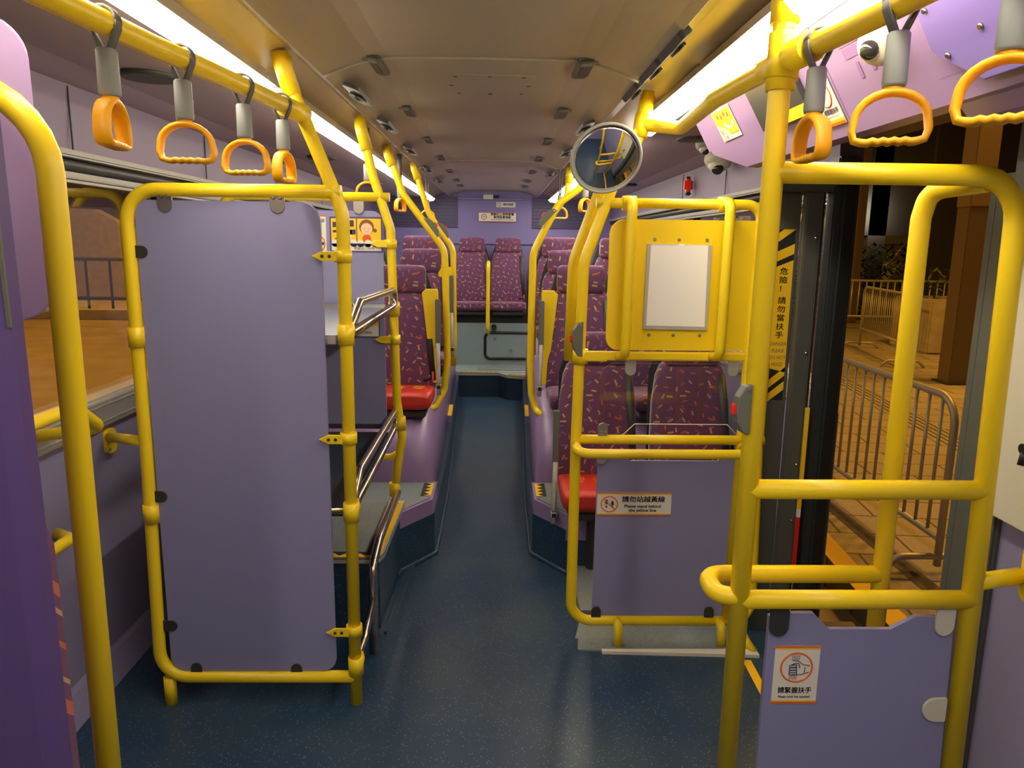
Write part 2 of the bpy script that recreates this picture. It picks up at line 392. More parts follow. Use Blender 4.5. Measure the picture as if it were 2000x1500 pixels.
# glazing
wi = 1
for sgn, xin, ys in ((-1, XL-.05, [(Y0, .5), (.55, 2.95), (3.0, 4.7), (4.75, 6.4)]), (1, XR+.05, [(2.7, 4.6), (4.65, 6.4)])):
    for a, b in ys:
        mb = MB(); mb.box((xin, (a+b)/2, 1.25), (.006, b-a, .70), 'glass'); o = struct(mb, 'window_%d' % wi); wi += 1
        mb = MB(); mb.box((xin, b+.025, 1.25), (.05, .05, .70), 'rubber'); mb.build('window_frame', o)
# filler walls past the last windows
mb = MB(); mb.box((XL-.05, 7.15, 1.25), (.06, 1.4, .8), 'rear'); struct(mb, 'wall_left')
mb = MB(); mb.box((XR+.05, 7.15, 1.25), (.06, 1.4, .8), 'rear'); struct(mb, 'wall_right')
# wall panel joints (left cove)
mb = MB()
for yy in (2.32, 3.35, 4.4, 5.5): mb.box((XL, yy, 1.765), (.004, .004, .19), 'dark')
for yy in (3.9, 4.8): mb.box((XR, yy, 1.765), (.004, .004, .19), 'dark')
struct(mb, 'trim_9')
# rear wall
mb = MB(); mb.box((-.05, Y1+.04, 1.0), (2.6, .08, 2.05), 'rear')
mb.box((-.05, Y1-.01, 1.415), (2.4, .02, .012), 'rear', .003); mb.box((-.05, Y1+.009, 1.66), (.76, .028, .17), 'rear', .003)
struct(mb, 'wall_rear')
mb = MB(); mb.box((-.05, Y0-.04, 1.0), (2.6, .08, 2.05), 'wallp'); struct(mb, 'wall_front')
# wall in front of and around the entrance door
mb = MB(); mb.box((XR+.06, (Y0+1.60)/2, .95), (.12, 1.60-Y0, 1.9), 'wallp'); struct(mb, 'wall_right')
mb = MB(); mb.box((XR+.05, 2.09, 1.83), (.10, 1.06, .12), 'dark'); struct(mb, 'wall_right')

# ---- light strips
def light_strip(sgn, ya, yb, label):
    xi, x0, x1 = (-.655, -.626, -.686) if sgn < 0 else (.532, .502, .584)
    t = thing('light_strip', label, 'light', (-.05+sgn*.61, (ya+yb)/2, 1.88), 'long light strips along the ceiling')
    mb = MB(); mb.prism([(xi-sgn*.004, 1.889), (xi-sgn*.001, 1.866), (x0-sgn*.001, 1.847), (x1+sgn*.001, 1.838), (x1+sgn*.012, 1.885)], (0, yb, 0), X, Z, yb-ya, 'beige'); mb.build('housing', t)
    mb = MB(); mb.prism([(x0-sgn*0, 1.846), (x0+sgn*.018, 1.826), (x1-sgn*.010, 1.822), (x1, 1.838)], (0, yb-.01, 0), X, Z, yb-ya-.02, 'lamp'); mb.build('diffuser', t)
light_strip(-1, -.9, 2.20, 'bright light strip above the left hanging straps, nearest on the left side')
light_strip(-1, 2.235, 4.55, 'bright light strip on the left ceiling, between the luggage rack post and the rear seats')
light_strip(-1, 4.60, 7.55, 'bright light strip at the back of the left ceiling')
light_strip(1, -.9, 2.05, 'bright light strip above the right overhead handrail by the entrance')
light_strip(1, 2.07, 2.9, 'short bright light strip on the right just in front of the round mirror')
light_strip(1, 3.3, 7.55, 'bright light strip at the back of the right ceiling')

# ---- ceiling vents
def vent_proto():
    t = thing('air_vent', '', 'vent', (0, 0, 0))
    mb = MB(); mb.prism(rr(.068, .25, .026), (0, 0, 0), X, (0, -1, 0), .010, 'dark', .002); mb.build('frame', t)
    mb = MB(); mb.prism(rr(.030, .15, .01), (0, .020, -.010), X, (0, -1, 0), .002, 'black'); mb.build('opening', t)
    mb = MB(); mb.box((0, -.090, -.013), (.052, .045, .007), 'graypl', .002); mb.build('tab', t)
    return t
v0 = vent_proto(); used = False
ordn = ['nearest', 'second', 'third', 'fourth', 'fifth', 'sixth', 'seventh']
ceilv = [(-.383, 2.34), (-.383, 3.11), (-.383, 3.95), (-.378, 4.75), (-.375, 5.6), (-.372, 6.4), (-.37, 7.0)]
for side, sg in (('left', -1), ('right', 1)):
    for i, (xv, yv) in enumerate(ceilv):
        xx = xv+.01 if sg < 0 else -.05+(.31)
        lab = 'small dark rounded ceiling vent, %s from the front in the %s row' % (ordn[i], side)
        if not used: v0.location = (xx, yv, 1.943); v0['label'] = lab; v0['group'] = 'dark vents in the central ceiling'; used = True; v = v0
        else: v = dup(v0, (xx, yv, 1.943), 0, lab, 'dark vents in the central ceiling')
        v.scale = (1, 1, 1); v.rotation_euler = (0, sg*-.08, 0)
# side air nozzles on the sloping edge
def nozzle():
    t = thing('air_nozzle', '', 'vent', (0, 0, 0))
    mb = MB(); mb.prism(rr(.05, .30, .02), (0, 0, 0), X, (0, -1, 0), .012, 'dark', .003); mb.build('frame', t)
    mb = MB()
    for r in (.038, .028, .018): mb.tube([(r*.6*math.cos(a), r*1.6*math.sin(a), -.016) for a in [2*PI*k/16 for k in range(16)]], .003, 'black', 0, 6, True)
    mb.build('nozzle', t); return t
n0 = nozzle(); first = True
for (xx, yy, s, lab) in [(-.452, 2.53, -1, 'dark oval air nozzle on the left ceiling edge, nearest'), (-.452, 3.17, -1, 'dark oval air nozzle on the left ceiling edge, second from the front'), (-.452, 3.98, -1, 'dark oval air nozzle on the left ceiling edge, third from the front'), (-.452, 5.0, -1, 'dark oval air nozzle on the left ceiling edge, fourth from the front'), (-.452, 5.9, -1, 'dark oval air nozzle on the left ceiling edge, last before the rear'),
    (.405, 1.85, 1, 'dark slotted speaker grille on the right ceiling edge, nearest'), (.405, 2.10, 1, 'dark slotted speaker grille on the right ceiling edge, middle of three'), (.405, 2.385, 1, 'dark slotted speaker grille on the right ceiling edge, just above the yellow bracket'), (.35, 3.15, 1, 'dark oval air nozzle on the right ceiling edge behind the round mirror'), (.35, 4.0, 1, 'dark oval air nozzle on the right ceiling edge left of the round mirror'), (.35, 5.2, 1, 'dark oval air nozzle on the right ceiling edge, near the back')]:
    if first: n0.location = (xx, yy, 1.892); n0['label'] = lab; n0['group'] = 'air nozzles along the ceiling edges'; o = n0; first = False
    else: o = dup(n0, (xx, yy, 1.892), 0, lab, 'air nozzles along the ceiling edges')
    o.rotation_euler = (0, -s*.32, 0)
    if 'grille' in lab: o.scale = (.62, .78, 1.6); o.rotation_euler = (0, -.75, 0)
# ceiling hatch
t = thing('ceiling_hatch', 'faint rectangular access hatch with screws in the middle of the ceiling', 'hatch', (-.05, 2.62, 1.945))
mb = MB(); mb.prism(rr(.30, .32, .03), (-.03, 2.64, 1.9445), X, (0, -1, 0), .002, 'beige'); mb.build('panel', t)
mb = MB()
for dx, dy in ((-.11, .13), (0, .14), (.11, .13), (-.13, 0), (.13, 0), (-.11, -.13), (0, -.14), (.11, -.13)): mb.cyl((-.03+dx, 2.64+dy, 1.944), (-.03+dx, 2.64+dy, 1.9415), .007, 'dark', n=8)
mb.build('screw_heads', t)
# round speaker grilles
def speaker():
    t = thing('ceiling_speaker', '', 'speaker')
    mb = MB(); mb.cyl((0, 0, 0), (0, 0, -.012), .082, 'dark', .074, 32); mb.build('grille', t); return t
sp = speaker(); first = True
for xx, yy, lab in ((-.99, 2.24, 'round dark speaker grille in the left side ceiling, largest, behind the second strap'), (-.98, 4.28, 'round dark speaker grille in the left side ceiling beside the rack post'), (-1.0, 6.1, 'small round dark speaker grille far back in the left side ceiling'), (.85, 3.32, 'round dark speaker grille in the right side ceiling beside the dome cameras'), (1.0, 5.9, 'small round dark speaker grille right of the round mirror')):
    if first: sp.location = (xx, yy, 1.878); sp['label'] = lab; sp['group'] = 'round speakers in the side ceilings'; first = False
    else: dup(sp, (xx, yy, 1.878), 0, lab, 'round speakers in the side ceilings')

# ================================================================ POLES, RAILS
R = .0200
def screw(mb, p, d=(0, -1, 0), r=.006, m='nickel'):
    p = Vector(p); d = Vector(d); mb.cyl(p, p+d*.004, r, m, r*.7, 10)
def overhead_socket(mb, pts, m='yellow'): mb.tube(pts, .026, m, .02)
# left overhead handrail
t = thing('overhead_handrail', 'yellow overhead handrail on the left carrying four hanging straps', 'handrail', (-.58, 1.5, 1.756))
mb = MB(); mb.tube([(-.80, -.6, 1.756), (-.66, .9, 1.756), (-.637, 1.157, 1.756), (-.613, 1.408, 1.756), (-.574, 1.70, 1.756), (-.529, 2.07, 1.756)], R, 'yellow', .3); mb.build('rail', t)
mb = MB(); mb.cyl((-.545, 1.98, 1.756), (-.527, 2.10, 1.756), .025, 'yellow'); mb.build('joint', t)
# right overhead handrail
t = thing('overhead_handrail', 'yellow overhead handrail on the right above the entrance', 'handrail', (.53, 1.7, 1.756))
mb = MB(); mb.tube([(.66, -.6, 1.756), (.575, .9, 1.756), (.558, 1.11, 1.756), (.525, 1.42, 1.756), (.505, 1.81, 1.756), (.545, 2.30, 1.765), (.50, 2.44, 1.79), (.452, 2.465, 1.80)], R, 'yellow', .12); mb.build('rail', t)
mb = MB(); mb.cyl((.532, 1.33, 1.756), (.520, 1.50, 1.756), .027, 'yellow'); mb.build('joint', t)
# front left bent pole
t = thing('grab_pole', 'thick yellow bent grab pole, nearest on the left', 'pole', (-.69, 1.18, 0))
mb = MB(); mb.tube([(-.69, 1.18, 0), (-.683, 1.18, 1.64), (-1.05, 1.15, 1.66)], R, 'yellow', .13); mb.build('pole', t)
# entrance pole
t = thing('entrance_partition', 'tall yellow pole with tubular frame and lilac lower panel beside the entrance', 'partition', (.52, 1.42, 0))
mb = MB(); mb.tube([(.509, 1.42, 0), (.515, 1.42, 1.9), (.515, 1.42, 1.93)], R, 'yellow', 0); mb.build('main_pole', t)
mb = MB(); mb.tube([(.515, 1.42, 1.815), (.515, 1.42, 1.93)], .026, 'yellow', 0); mb.build('ceiling_socket', t)
mb = MB(); mb.tube([(.515, 1.42, 1.7), (.515, 1.42, 1.8)], .026, 'yellow', 0); mb.tube([(.515, 1.42, 1.72), (.522, 1.42, 1.79)], .03, 'yellow', 0); mb.build('joint', t)
mb = MB(); mb.tube([(.52, 1.42, 1.556), (.985, 1.42, 1.556), (1.016, 1.42, 0)], R, 'yellow', .085); mb.build('outer_pole', t)
mb = MB(); mb.tube([(.51, 1.42, .936), (1.003, 1.42, .936)], R, 'yellow', 0); mb.build('cross_rail', t)
mb = MB(); mb.tube([(.51, 1.42, .695), (1.008, 1.42, .695)], R, 'yellow', 0); mb.build('cross_rail', t)
mb = MB(); mb.tube([(.515, 1.42, .700), (.466, 1.43, .700), (.466, 1.53, .700), (.86, 1.53, .700)], R, 'yellow', [0, .045, .045, 0]); mb.build('bent_rail', t)
mb = MB(); mb.tube([(.93, 1.43, 1.545), (.872, 1.52, 1.535), (.866, 1.53, 1.48), (.868, 1.53, .02)], R*.98, 'yellow', .05); mb.build('door_loop', t)
mb = MB(); mb.tube([(1.008, 1.42, .735), (1.12, 1.45, .735)], R*.9, 'yellow', 0); mb.prism(rr(.075, .12, .02), (1.115, 1.42, .75), (-.3, -1, 0), Z, -.008, 'yellow'); mb.build('wall_bracket', t)
out = [(.578, .0), (.578, .655), (.60, .662), (.672, .662), (.708, .625), (.84, .625), (.892, .655), (.93, .655), (.972, .642), (.975, .60), (.995, 0)]
mb = MB(); mb.prism([(x, z+.03) if z < .1 else (x, z) for x, z in out], (0, 1.434, 0), X, Z, .012, 'lam', .001); lp = mb.build('lower_panel', t)
def clip(mb, x, z, d, y, m='nickel', w=.04, h=.06, s=1):
    """U shaped panel clip hanging from a tube; d = 'd','u','l','r' side the rounded tongue points to"""
    o = rr(w, h, w*.48, rs=(w*.48, w*.48, .002, .002))
    U, V = {'d': (X, Z), 'u': ((-1, 0, 0), (0, 0, -1)), 'l': (Z, (1, 0, 0)), 'r': ((0, 0, 1), (-1, 0, 0))}[d]
    U, V = Vector(U), Vector(V); N = U.cross(V)
    if N.y > 0: U = -U
    mb.prism(o, (x, y, z), U, V, .006*s, m, .0015)
    return mb
mb = MB(); clip(mb, .598, .643, 'd', 1.42, 'dark'); mb.build('panel_clip', t)
mb = MB(); clip(mb, .95, .645, 'd', 1.42, 'cream'); mb.build('panel_clip', t, label='pale grey panel clip')
mb = MB(); clip(mb, .952, .44, 'l', 1.42, 'cream', .055, .05); mb.build('panel_clip', t, label='pale grey panel clip')
# sticker : hold the handrail
mb = MB(); sx0, sz0, sw, sh = .645, .52, .097, .135
mb.prism(rr(sw, sh, .001, 1), (sx0, 1.4219, sz0), X, Z, .0006, 'white')
mb.box((sx0, 1.421, sz0+sh/2-.002), (sw, .0006, .004), 'org'); mb.box((sx0, 1.421, sz0+sh/2-.006), (sw, .0006, .003), 'yel')
mb.box((sx0, 1.421, sz0-sh/2+.002), (sw, .0006, .004), 'org'); mb.box((sx0, 1.421, sz0-sh/2+.006), (sw, .0006, .003), 'yel')
st = mb.build('handrail_sticker', lp, label='white square sticker with orange circled hand')
def ring(mb, O, r, wd, m, U=X, V=Z, t=.0004, n=40, ry=None):
    k = (ry or r)/r
    mb.tube([Vector(O)+Vector(U)*r*math.cos(2*PI*i/n)+Vector(V)*r*k*math.sin(2*PI*i/n) for i in range(n)], wd/2, m, 0, 6, True)
mb = MB(); ring(mb, (sx0, 1.4212, sz0+.018), .0335, .004, 'org'); mb.build('orange_ring', st)
mb = MB()
def line(mb, pts, O, s, m='ink', wd=.0009, U=X, V=Z):
    O, U, V = Vector(O), Vector(U), Vector(V); mb.tube([O+U*x*s+V*y*s for x, y in pts], wd, m, .002, 5)
O_ = (sx0, 1.4208, sz0+.018); s_ = .030
for k in range(5):
    line(mb, [(-.32+k*.12, .95), (-.36+k*.12, .55)], O_, s_, 'ink', .0005); line(mb, [(-.42+k*.12, -.55), (-.46+k*.12, -.95)], O_, s_, 'ink', .0005)
line(mb, [(-.3, .55), (.1, .5), (.45, .22), (.95, .12)], O_, s_); line(mb, [(-.35, .2), (-.1, .33), (.15, .3), (.25, -.05)], O_, s_)
for zz in (.12, -.1, -.3, -.48): line(mb, [(0, zz+.08), (-.45, zz+.05), (-.55, zz-.06), (-.4, zz-.13), (0, zz-.1)], O_, s_)
line(mb, [(-.3, -.55), (.3, -.58), (.9, -.38)], O_, s_); line(mb, [(.62, 0), (.58, -.4)], O_, s_); line(mb, [(0, .2), (.05, -.55)], O_, s_)
mb.build('hand_drawing', st)
mb = MB(); put_text(mb, '請緊握扶手', .0155, (sx0, 1.4212, sz0-.037), X, Z, 'ink', .95, 1, bold=.0006); put_text(mb, 'Please hold the handrail', .0072, (sx0, 1.4212, sz0-.0515), X, Z, 'ink', 1.0, 1, bold=.0003); mb.build('lettering', st)
# bell push on the entrance pole
def bell(name_label, loc, rot=(0, 0, 0), sc=1, mirror=1):
    t = thing('bell_push', name_label, 'bell push', loc)
    out = [(0, -.062), (-.018, -.058), (-.034, -.032), (-.038, 0), (-.034, .032), (-.018, .058), (0, .062)]
    mb = MB(); mb.prism([(x*mirror, z) for x, z in (out if mirror > 0 else out[::-1])], (0, .013, 0), X, Z, .028, 'graypl', .003)
    b = mb.build('body', t); b.matrix_parent_inverse = Matrix.Identity(4)
    mb = MB(); mb.box((-.039*mirror, 0, .0), (.012, .016, .028), 'redb', .003); c = mb.build('red_button', t); c.matrix_parent_inverse = Matrix.Identity(4)
    mb = MB(); mb.cyl((-.01*mirror, -.015, .05), (-.01*mirror, -.018, .05), .004, 'steel'); c = mb.build('screw', t); c.matrix_parent_inverse = Matrix.Identity(4)
    t.rotation_euler = rot; t.scale = (sc,)*3; return t
bell('grey bell push with red button on the tall entrance pole', (.498, 1.41, 1.105), (0, 0, .12), .80)
bell('grey bell push on the left post of the glazed right partition', (.286, 2.45, 1.108), (0, 0, .1), .95)
bell('grey bell push with red button on the bent left pole, nearer of two', (-.36, 4.0, 1.49), (0, -.62, 0), 1.0, -1)
bell('grey bell push with red button on the bent left pole, farther of two', (-.36, 4.82, 1.49), (0, -.62, 0), 1.0, -1)
bell('grey bell push with red button on the bent pole left of the round mirror', (.262, 3.87, 1.545), (0, .75, 0), .95)

# ---- hanging straps
def strap_proto(longer=False):
    t = thing('hanging_strap', '', 'strap')
    mb = MB()
    for s in ((-1, 1) if not longer else ()):
        pth = [(s*.0225, 0, .004), (s*.021, 0, -.008), (s*.004, 0, -.045)]
        mb.sweep(pth, [(-.0018, -.010), (.0018, -.010), (.0018, .010), (-.0018, .010)], 'web', up=Y)
    if not longer: mb.sweep([(.0225*math.cos(a), 0, .004+.0215*math.sin(a)) for a in [PI*k/10 for k in range(11)]], [(-.0018, -.010), (.0018, -.010), (.0018, .010), (-.0018, .010)], 'web', up=Y)
    if longer:
        for s in (-1, 1): mb.sweep([(s*.012, 0, .13), (s*.004, 0, -.045)], [(-.0018, -.010), (.0018, -.010), (.0018, .010), (-.0018, .010)], 'web', up=Y)
    mb.build('webbing', t)
    mb = MB(); mb.loft([((0, 0, -.038), X, Y, .0125, .0125), ((0, 0, -.041), X, Y, .0155, .0155), ((0, 0, -.107), X, Y, .0165, .0165), ((0, 0, -.111), X, Y, .015, .015)], 'sleeve', 20, .8); mb.build('sleeve', t)
    mb = MB(); a0 = []
    for k in range(13):
        a = PI*k/12; a0.append((.048*math.cos(a), 0, -.158+.040*math.sin(a)))
    a0 += [(-.050, 0, -.170), (-.046, 0, -.183), (-.036, 0, -.186)]
    for k in range(9): a0.append((-.028+.007*k, 0, -.186+(.0016 if k % 2 else -.0008)))
    a0 += [(.036, 0, -.186), (.046, 0, -.183), (.050, 0, -.170)]
    sec = [(.0055*math.copysign(abs(math.cos(q))**.7, math.cos(q)), .014*math.copysign(abs(math.sin(q))**.7, math.sin(q))) for q in [2*PI*i/12 for i in range(12)]]
    mb.sweep(a0, sec, 'yplast', up=Y, closed=True); mb.cyl((0, 0, -.108), (0, 0, -.120), .013, 'yplast'); mb.build('handle', t)
    return t
s0 = strap_proto(); s1 = strap_proto(True); first = True; first1 = True
for (p, ang, lab) in [((-.628, 1.27, 1.756), 1.72, 'hanging strap turned side-on on the left rail, nearest of four'), ((-.603, 1.50, 1.756), .12, 'hanging strap facing front on the left rail, second of four'), ((-.570, 1.745, 1.756), -.08, 'hanging strap facing front on the left rail, third of four'), ((-.545, 1.96, 1.756), 1.48, 'small side-on hanging strap next to the luggage rack post'),
    ((.538, 1.315, 1.756), -1.55, 'side-on hanging strap just right of the tall entrance pole'), ((.562, 1.10, 1.756), -.42, 'large hanging strap on the right rail near the ceiling camera'), ((.592, .90, 1.756), -.7, 'hanging strap cut off at the right edge of the view'),
    ((-.59, 3.45, 1.80), .2, 'small hanging strap half hidden behind the second rack post'), ((-.56, 4.35, 1.78), 1.2, 'small side-on hanging strap on the left, between the bent poles'), ((-.52, 5.6, 1.77), .2, 'tiny hanging strap in front of the left louvred grille'), ((.40, 4.9, 1.77), .2, 'tiny hanging strap in front of the right louvred grille'), ((.475, 4.12, 1.78), .9, 'tiny side-on hanging strap left of the round mirror')]:
    def _web(r, a):
        for c in bpy.data.objects:
            if c.parent == r and c.name.startswith('webbing'): c.rotation_euler = (0, 0, -a)
    if p[1] > 3:
        if first1: s1.location = p; s1.rotation_euler = (0, 0, ang); s1['label'] = lab; s1['group'] = 'yellow hanging straps'; first1 = False
        else: dup(s1, p, ang, lab, 'yellow hanging straps')
        continue
    if first: s0.location = p; s0.rotation_euler = (0, 0, ang); s0['label'] = lab; s0['group'] = 'yellow hanging straps'; first = False; _web(s0, ang)
    else:
        o = dup(s0, p, ang, lab, 'yellow hanging straps'); _web(o, ang)

# ================================================================ LUGGAGE RACK
Yr = 2.093
t = thing('luggage_rack', 'tall luggage rack with yellow tube frame and large lilac front panel', 'luggage rack', (-.75, 2.5, 0))
mb = MB(); mb.tube([(-.431, Yr, 0), (-.428, Yr, 1.50), (-.565, Yr, 1.845), (-.57, Yr, 1.90)], .0185, 'yellow', [0, .16, .1, 0]); mb.build('front_post', t)
mb = MB(); mb.tube([(-.551, Yr, 1.80), (-.578, Yr, 1.89), (-.58, Yr, 1.91)], .024, 'yellow', .02); mb.build('ceiling_socket', t)
mb = MB(); mb.tube([(-.43, Yr, 1.553), (-1.018, Yr, 1.553), (-1.018, Yr, .8), (-1.03, Yr, .09), (-.43, Yr, .09)], .0185, 'yellow', [0, .085, 0, .085, 0]); mb.build('front_frame', t)
mb = MB(); mb.tube([(-1.005, Yr, 0), (-1.005, Yr, .09)], .0185, 'yellow', 0); mb.build('foot', t)
mb = MB(); mb.tube([(-1.02, Yr, .842), (-1.262, Yr+.26, .785)], .016, 'yellow', .0); mb.prism(rr(.06, .08, .02), (-1.27, Yr+.27, .77), Y, Z, .012, 'yellow'); screw(mb, (-1.257, Yr+.25, .745), (1, 0, 0)); mb.build('wall_bracket', t)
mb = MB(); o_ = [(-.982, .113), (-.517, .106), (-.471, 1.435), (-.471, 1.5), (-.963, 1.525)]
mb.prism(rr(.505, 1.415, .045, 8, -.995, .110, (.04, .04, .055, .03)), (0, Yr+.012, 0), X, Z, .014, 'lam', .0012)
mb.build('front_panel', t)
for x, z, d in ((-.911, 1.527, 'd'), (-.605, 1.528, 'd'), (-1.0, 1.385, 'r'), (-1.0, .675, 'r'), (-1.0, .262, 'r'), (-.919, .118, 'u'), (-.612, .115, 'u')):
    mb = MB()
    if d == 'd': clip(mb, x, z-.006, 'd', Yr+.001, 'nickel', .040, .058); screw(mb, (x-.009, Yr-.006, z+.008)); screw(mb, (x+.009, Yr-.006, z+.008))
    elif d == 'u': clip(mb, x, z, 'u', Yr+.001, 'dark', .034, .04)
    else: clip(mb, x+.010, z, 'r', Yr+.001, 'dark', .034, .045)
    mb.build('panel_clip', t)
def arrow_clamp(parent, x, y, z, L=.072, h=.033, rt=.0185, sc=True):
    mb = MB(); mb.cyl((x, y, z-h/2), (x, y, z+h/2), rt+.006, 'yellow')
    mb.prism([(0, -h/2+.003), (0, h/2-.003), (-L*.62, h/2-.003), (-L, .0), (-L*.62, -h/2+.003)][::-1], (x-rt*.6, y-rt*.75, z), X, Z, .006, 'yellow', .0015)
    if sc: screw(mb, (x-rt-L*.22, y-rt*.75-.006, z), r=.005, m='dark'); screw(mb, (x-rt-L*.50, y-rt*.75-.006, z), r=.005, m='dark')
    mb.build('arrow_clamp', parent)
arrow_clamp(t, -.430, Yr, 1.379); arrow_clamp(t, -.430, Yr, .856); arrow_clamp(t, -.431, Yr, .248)
def collar(parent, x, y, z, rt=.0185, ear=1, h=.058):
    mb = MB(); mb.cyl((x, y, z-h/2), (x, y, z+h/2), rt+.005, 'yellow')
    mb.loft([((x+ear*.016, y+.016, z-h*.3), X, Y, .012, .014), ((x+ear*.022, y+.02, z+h*.15), X, Y, .014, .016), ((x+ear*.018, y+.018, z+h*.55), X, Y, .011, .013)], 'yellow'); mb.build('collar', parent)
for z in (1.160, .630, .128): collar(t, -.429, Yr, z, ear=.4)
for z in (1.147, .622): 
    mb = MB(); mb.cyl((-1.018, Yr, z-.028), (-1.018, Yr, z+.028), .0235, 'yellow'); mb.box((-.99, Yr+.01, z+.02), (.03, .012, .02), 'yellow', .004); mb.build('collar', t)
# upper steel shelf, middle shelf, platform
mb = MB(); mb.prism([(-1.0, 2.118), (-.462, 2.118), (-.462, 3.06), (-1.0, 3.06)], (0, 0, 1.140), X, Y, .014, 'shelf'); mb.box((-.731, 2.120, 1.140), (.538, .008, .026), 'alu', .002); mb.box((-.731, 3.06, 1.160), (.538, .008, .014), 'steel'); mb.build('steel_shelf', t)
mb = MB(); mb.prism([(-1.0, 2.12), (-.462, 2.12), (-.462, 3.07), (-1.0, 3.07)], (0, 0, .605), X, Y, .016, 'carp'); mb.build('middle_shelf', t)
mb = MB(); mb.tube([(-1.0, 2.118, .622), (-.43, 2.118, .622)], .009, 'steel', 0); mb.build('shelf_rail', t)
mb = MB(); mb.box((-.731, 3.075, .645), (.538, .01, .02), 'steel'); mb.build('shelf_edge', t)
mb = MB(); mb.tube([(-.428, 2.12, 1.155), (-.428, 2.30, 1.235), (-.428, 3.06, 1.225), (-.428, 3.06, 1.160), (-.428, 2.17, 1.155)], .0145, 'steel', .03); mb.tube([(-.445, 2.14, 1.16), (-.445, 2.26, 1.225), (-.445, 3.04, 1.222)], .010, 'steel', .03); mb.build('upper_guard_rail', t)
mb = MB(); mb.tube([(-.43, 2.12, .625), (-.43, 2.25, .712), (-.43, 3.08, .712), (-.43, 3.09, .645), (-.43, 2.14, .630)], .0135, 'steel', .03); mb.build('middle_guard_rail', t)
mb = MB(); mb.tube([(-.425, 2.38, 0), (-.425, 2.41, .315), (-.425, 2.55, .350), (-.425, 3.07, .350)], .0155, 'steel', .05); mb.tube([(-.43, 2.11, .128), (-.425, 2.22, .15), (-.425, 2.38, .19)], .013, 'steel', .05); mb.build('lower_guard_rail', t)
# rear post and rear panel of the rack
Yp = 3.09
mb = MB(); mb.tube([(-.442, Yp, .335), (-.425, Yp, .48), (-.405, Yp, .60), (-.425, Yp, .75), (-.430, Yp, 1.0), (-.438, Yp, 1.47), (-.505, Yp, 1.68), (-.545, Yp, 1.86), (-.548, Yp, 1.90)], .0185, 'yellow', [0, .1, .1, .1, .1, .16, .1, .1, 0]); mb.build('rear_post', t)
mb = MB(); mb.tube([(-.527, Yp, 1.78), (-.55, Yp, 1.87), (-.55, Yp, 1.91)], .024, 'yellow', .02); mb.build('ceiling_socket', t)
mb = MB(); mb.tube([(-.44, Yp, 1.598), (-1.12, Yp, 1.598), (-1.14, Yp, .33)], .0185, 'yellow', .07); mb.build('rear_frame', t)
mb = MB(); mb.tube([(-.415, Yp, .53), (-.45, Yp-.0, .505), (-.60, Yp, .50), (-.75, Yp, .50)], .014, 'yellow', .04); mb.build('low_branch', t)
mb = MB(); mb.prism(rr(.63, .895, .04, 8, -1.10, .648, (.0, .0, .045, .03)), (0, Yp+.01, 0), X, Z, .014, 'lam', .0012); rp = mb.build('rear_panel', t)
mb = MB(); clip(mb, -.565, 1.555, 'd', Yp-.006, 'nickel', .04, .05); mb.build('panel_clip', t)
arrow_clamp(t, -.438, Yp, 1.412, .07, .035, sc=False); arrow_clamp(t, -.430, Yp, 1.018, .07, .035, sc=False)
collar(t, -.430, Yp, 1.145, ear=0); collar(t, -.412, Yp, .655, ear=0); collar(t, -.442, Yp, .36, ear=0)
# posters on the rear panel
yy = Yp-.0045
def poster(parent, xc, zc, w, h):
    mb = MB(); mb.prism(rr(w, h, .004, 2), (xc, yy, zc), X, Z, .0012, 'dpur'); ps = mb.build('poster', parent, label='yellow cartoon safety poster in purple frame')
    a = yy-.0013; P = lambda u, v: (xc+u*w, zc+v*h)
    mb = MB()
    def rect(u0, v0, u1, v1, m, k=0):
        x0, z0 = P(u0, v0); x1, z1 = P(u1, v1); mb.prism([(x0, z0), (x1, z0), (x1, z1), (x0, z1)], (0, a-k*.0003, 0), X, Z, .0003, m)
    rect(-.47, -.46, .0, .45, 'yel'); rect(.02, -.46, .47, .45, 'yel')
    for (u0, v0, u1, v1) in ((-.44, .2, -.34, .35), (-.30, .15, -.18, .38), (-.15, .22, -.04, .40), (-.12, 0, -.01, .14), (-.44, .05, -.28, .12), (-.40, -.42, -.28, -.1)): rect(u0, v0, u1, v1, 'ink', 1)
    for (u0, v0, u1, v1) in ((-.30, -.2, -.22, .1), (-.18, -.3, -.08, .12)): rect(u0, v0, u1, v1, 'skin', 1)
    rect(-.47, -.46, .47, -.26, 'white', 2)
    for u in (-.4, -.3, -.18, -.05, .08, .22, .36, .42):
        x0, z0 = P(u, -.25); mb.prism(circ(w*.07, 14, x0, z0), (0, a-.0006, 0), X, Z, .0003, 'white')
    hx, hz = P(.2, .16)
    for q in [(hx, hz+.008, .030, 'brown', 3), (hx, hz, .0235, 'skin', 4), (hx+.034, hz-.006, .008, 'brown', 3), (hx, hz-.040, .018, 'redp', 1)]:
        mb.prism(circ(q[2], 20, q[0], q[1]), (0, a-q[4]*.0003, 0), X, Z, .0003, q[3])
    for dx in (-.008, .008): mb.prism(circ(.0016, 8, hx+dx, hz), (0, a-.0016, 0), X, Z, .0003, 'blk')
    mb.tube([(hx-.008, a-.0018, hz-.008), (hx, a-.0018, hz-.013), (hx+.008, a-.0018, hz-.008)], .0007, 'redp', 0, 5)
    mb.build('picture', ps)
    mb = MB(); x0, z0 = P(.0, -.30); put_text(mb, '行車好危險', .016, (x0, a-.001, z0), X, Z, 'ink'); x0, z0 = P(.15, -.40); put_text(mb, '照顧自己物件', .014, (x0, a-.001, z0), X, Z, 'ink'); mb.build('lettering', ps)
poster(rp, -.578, 1.448, .215, .142)
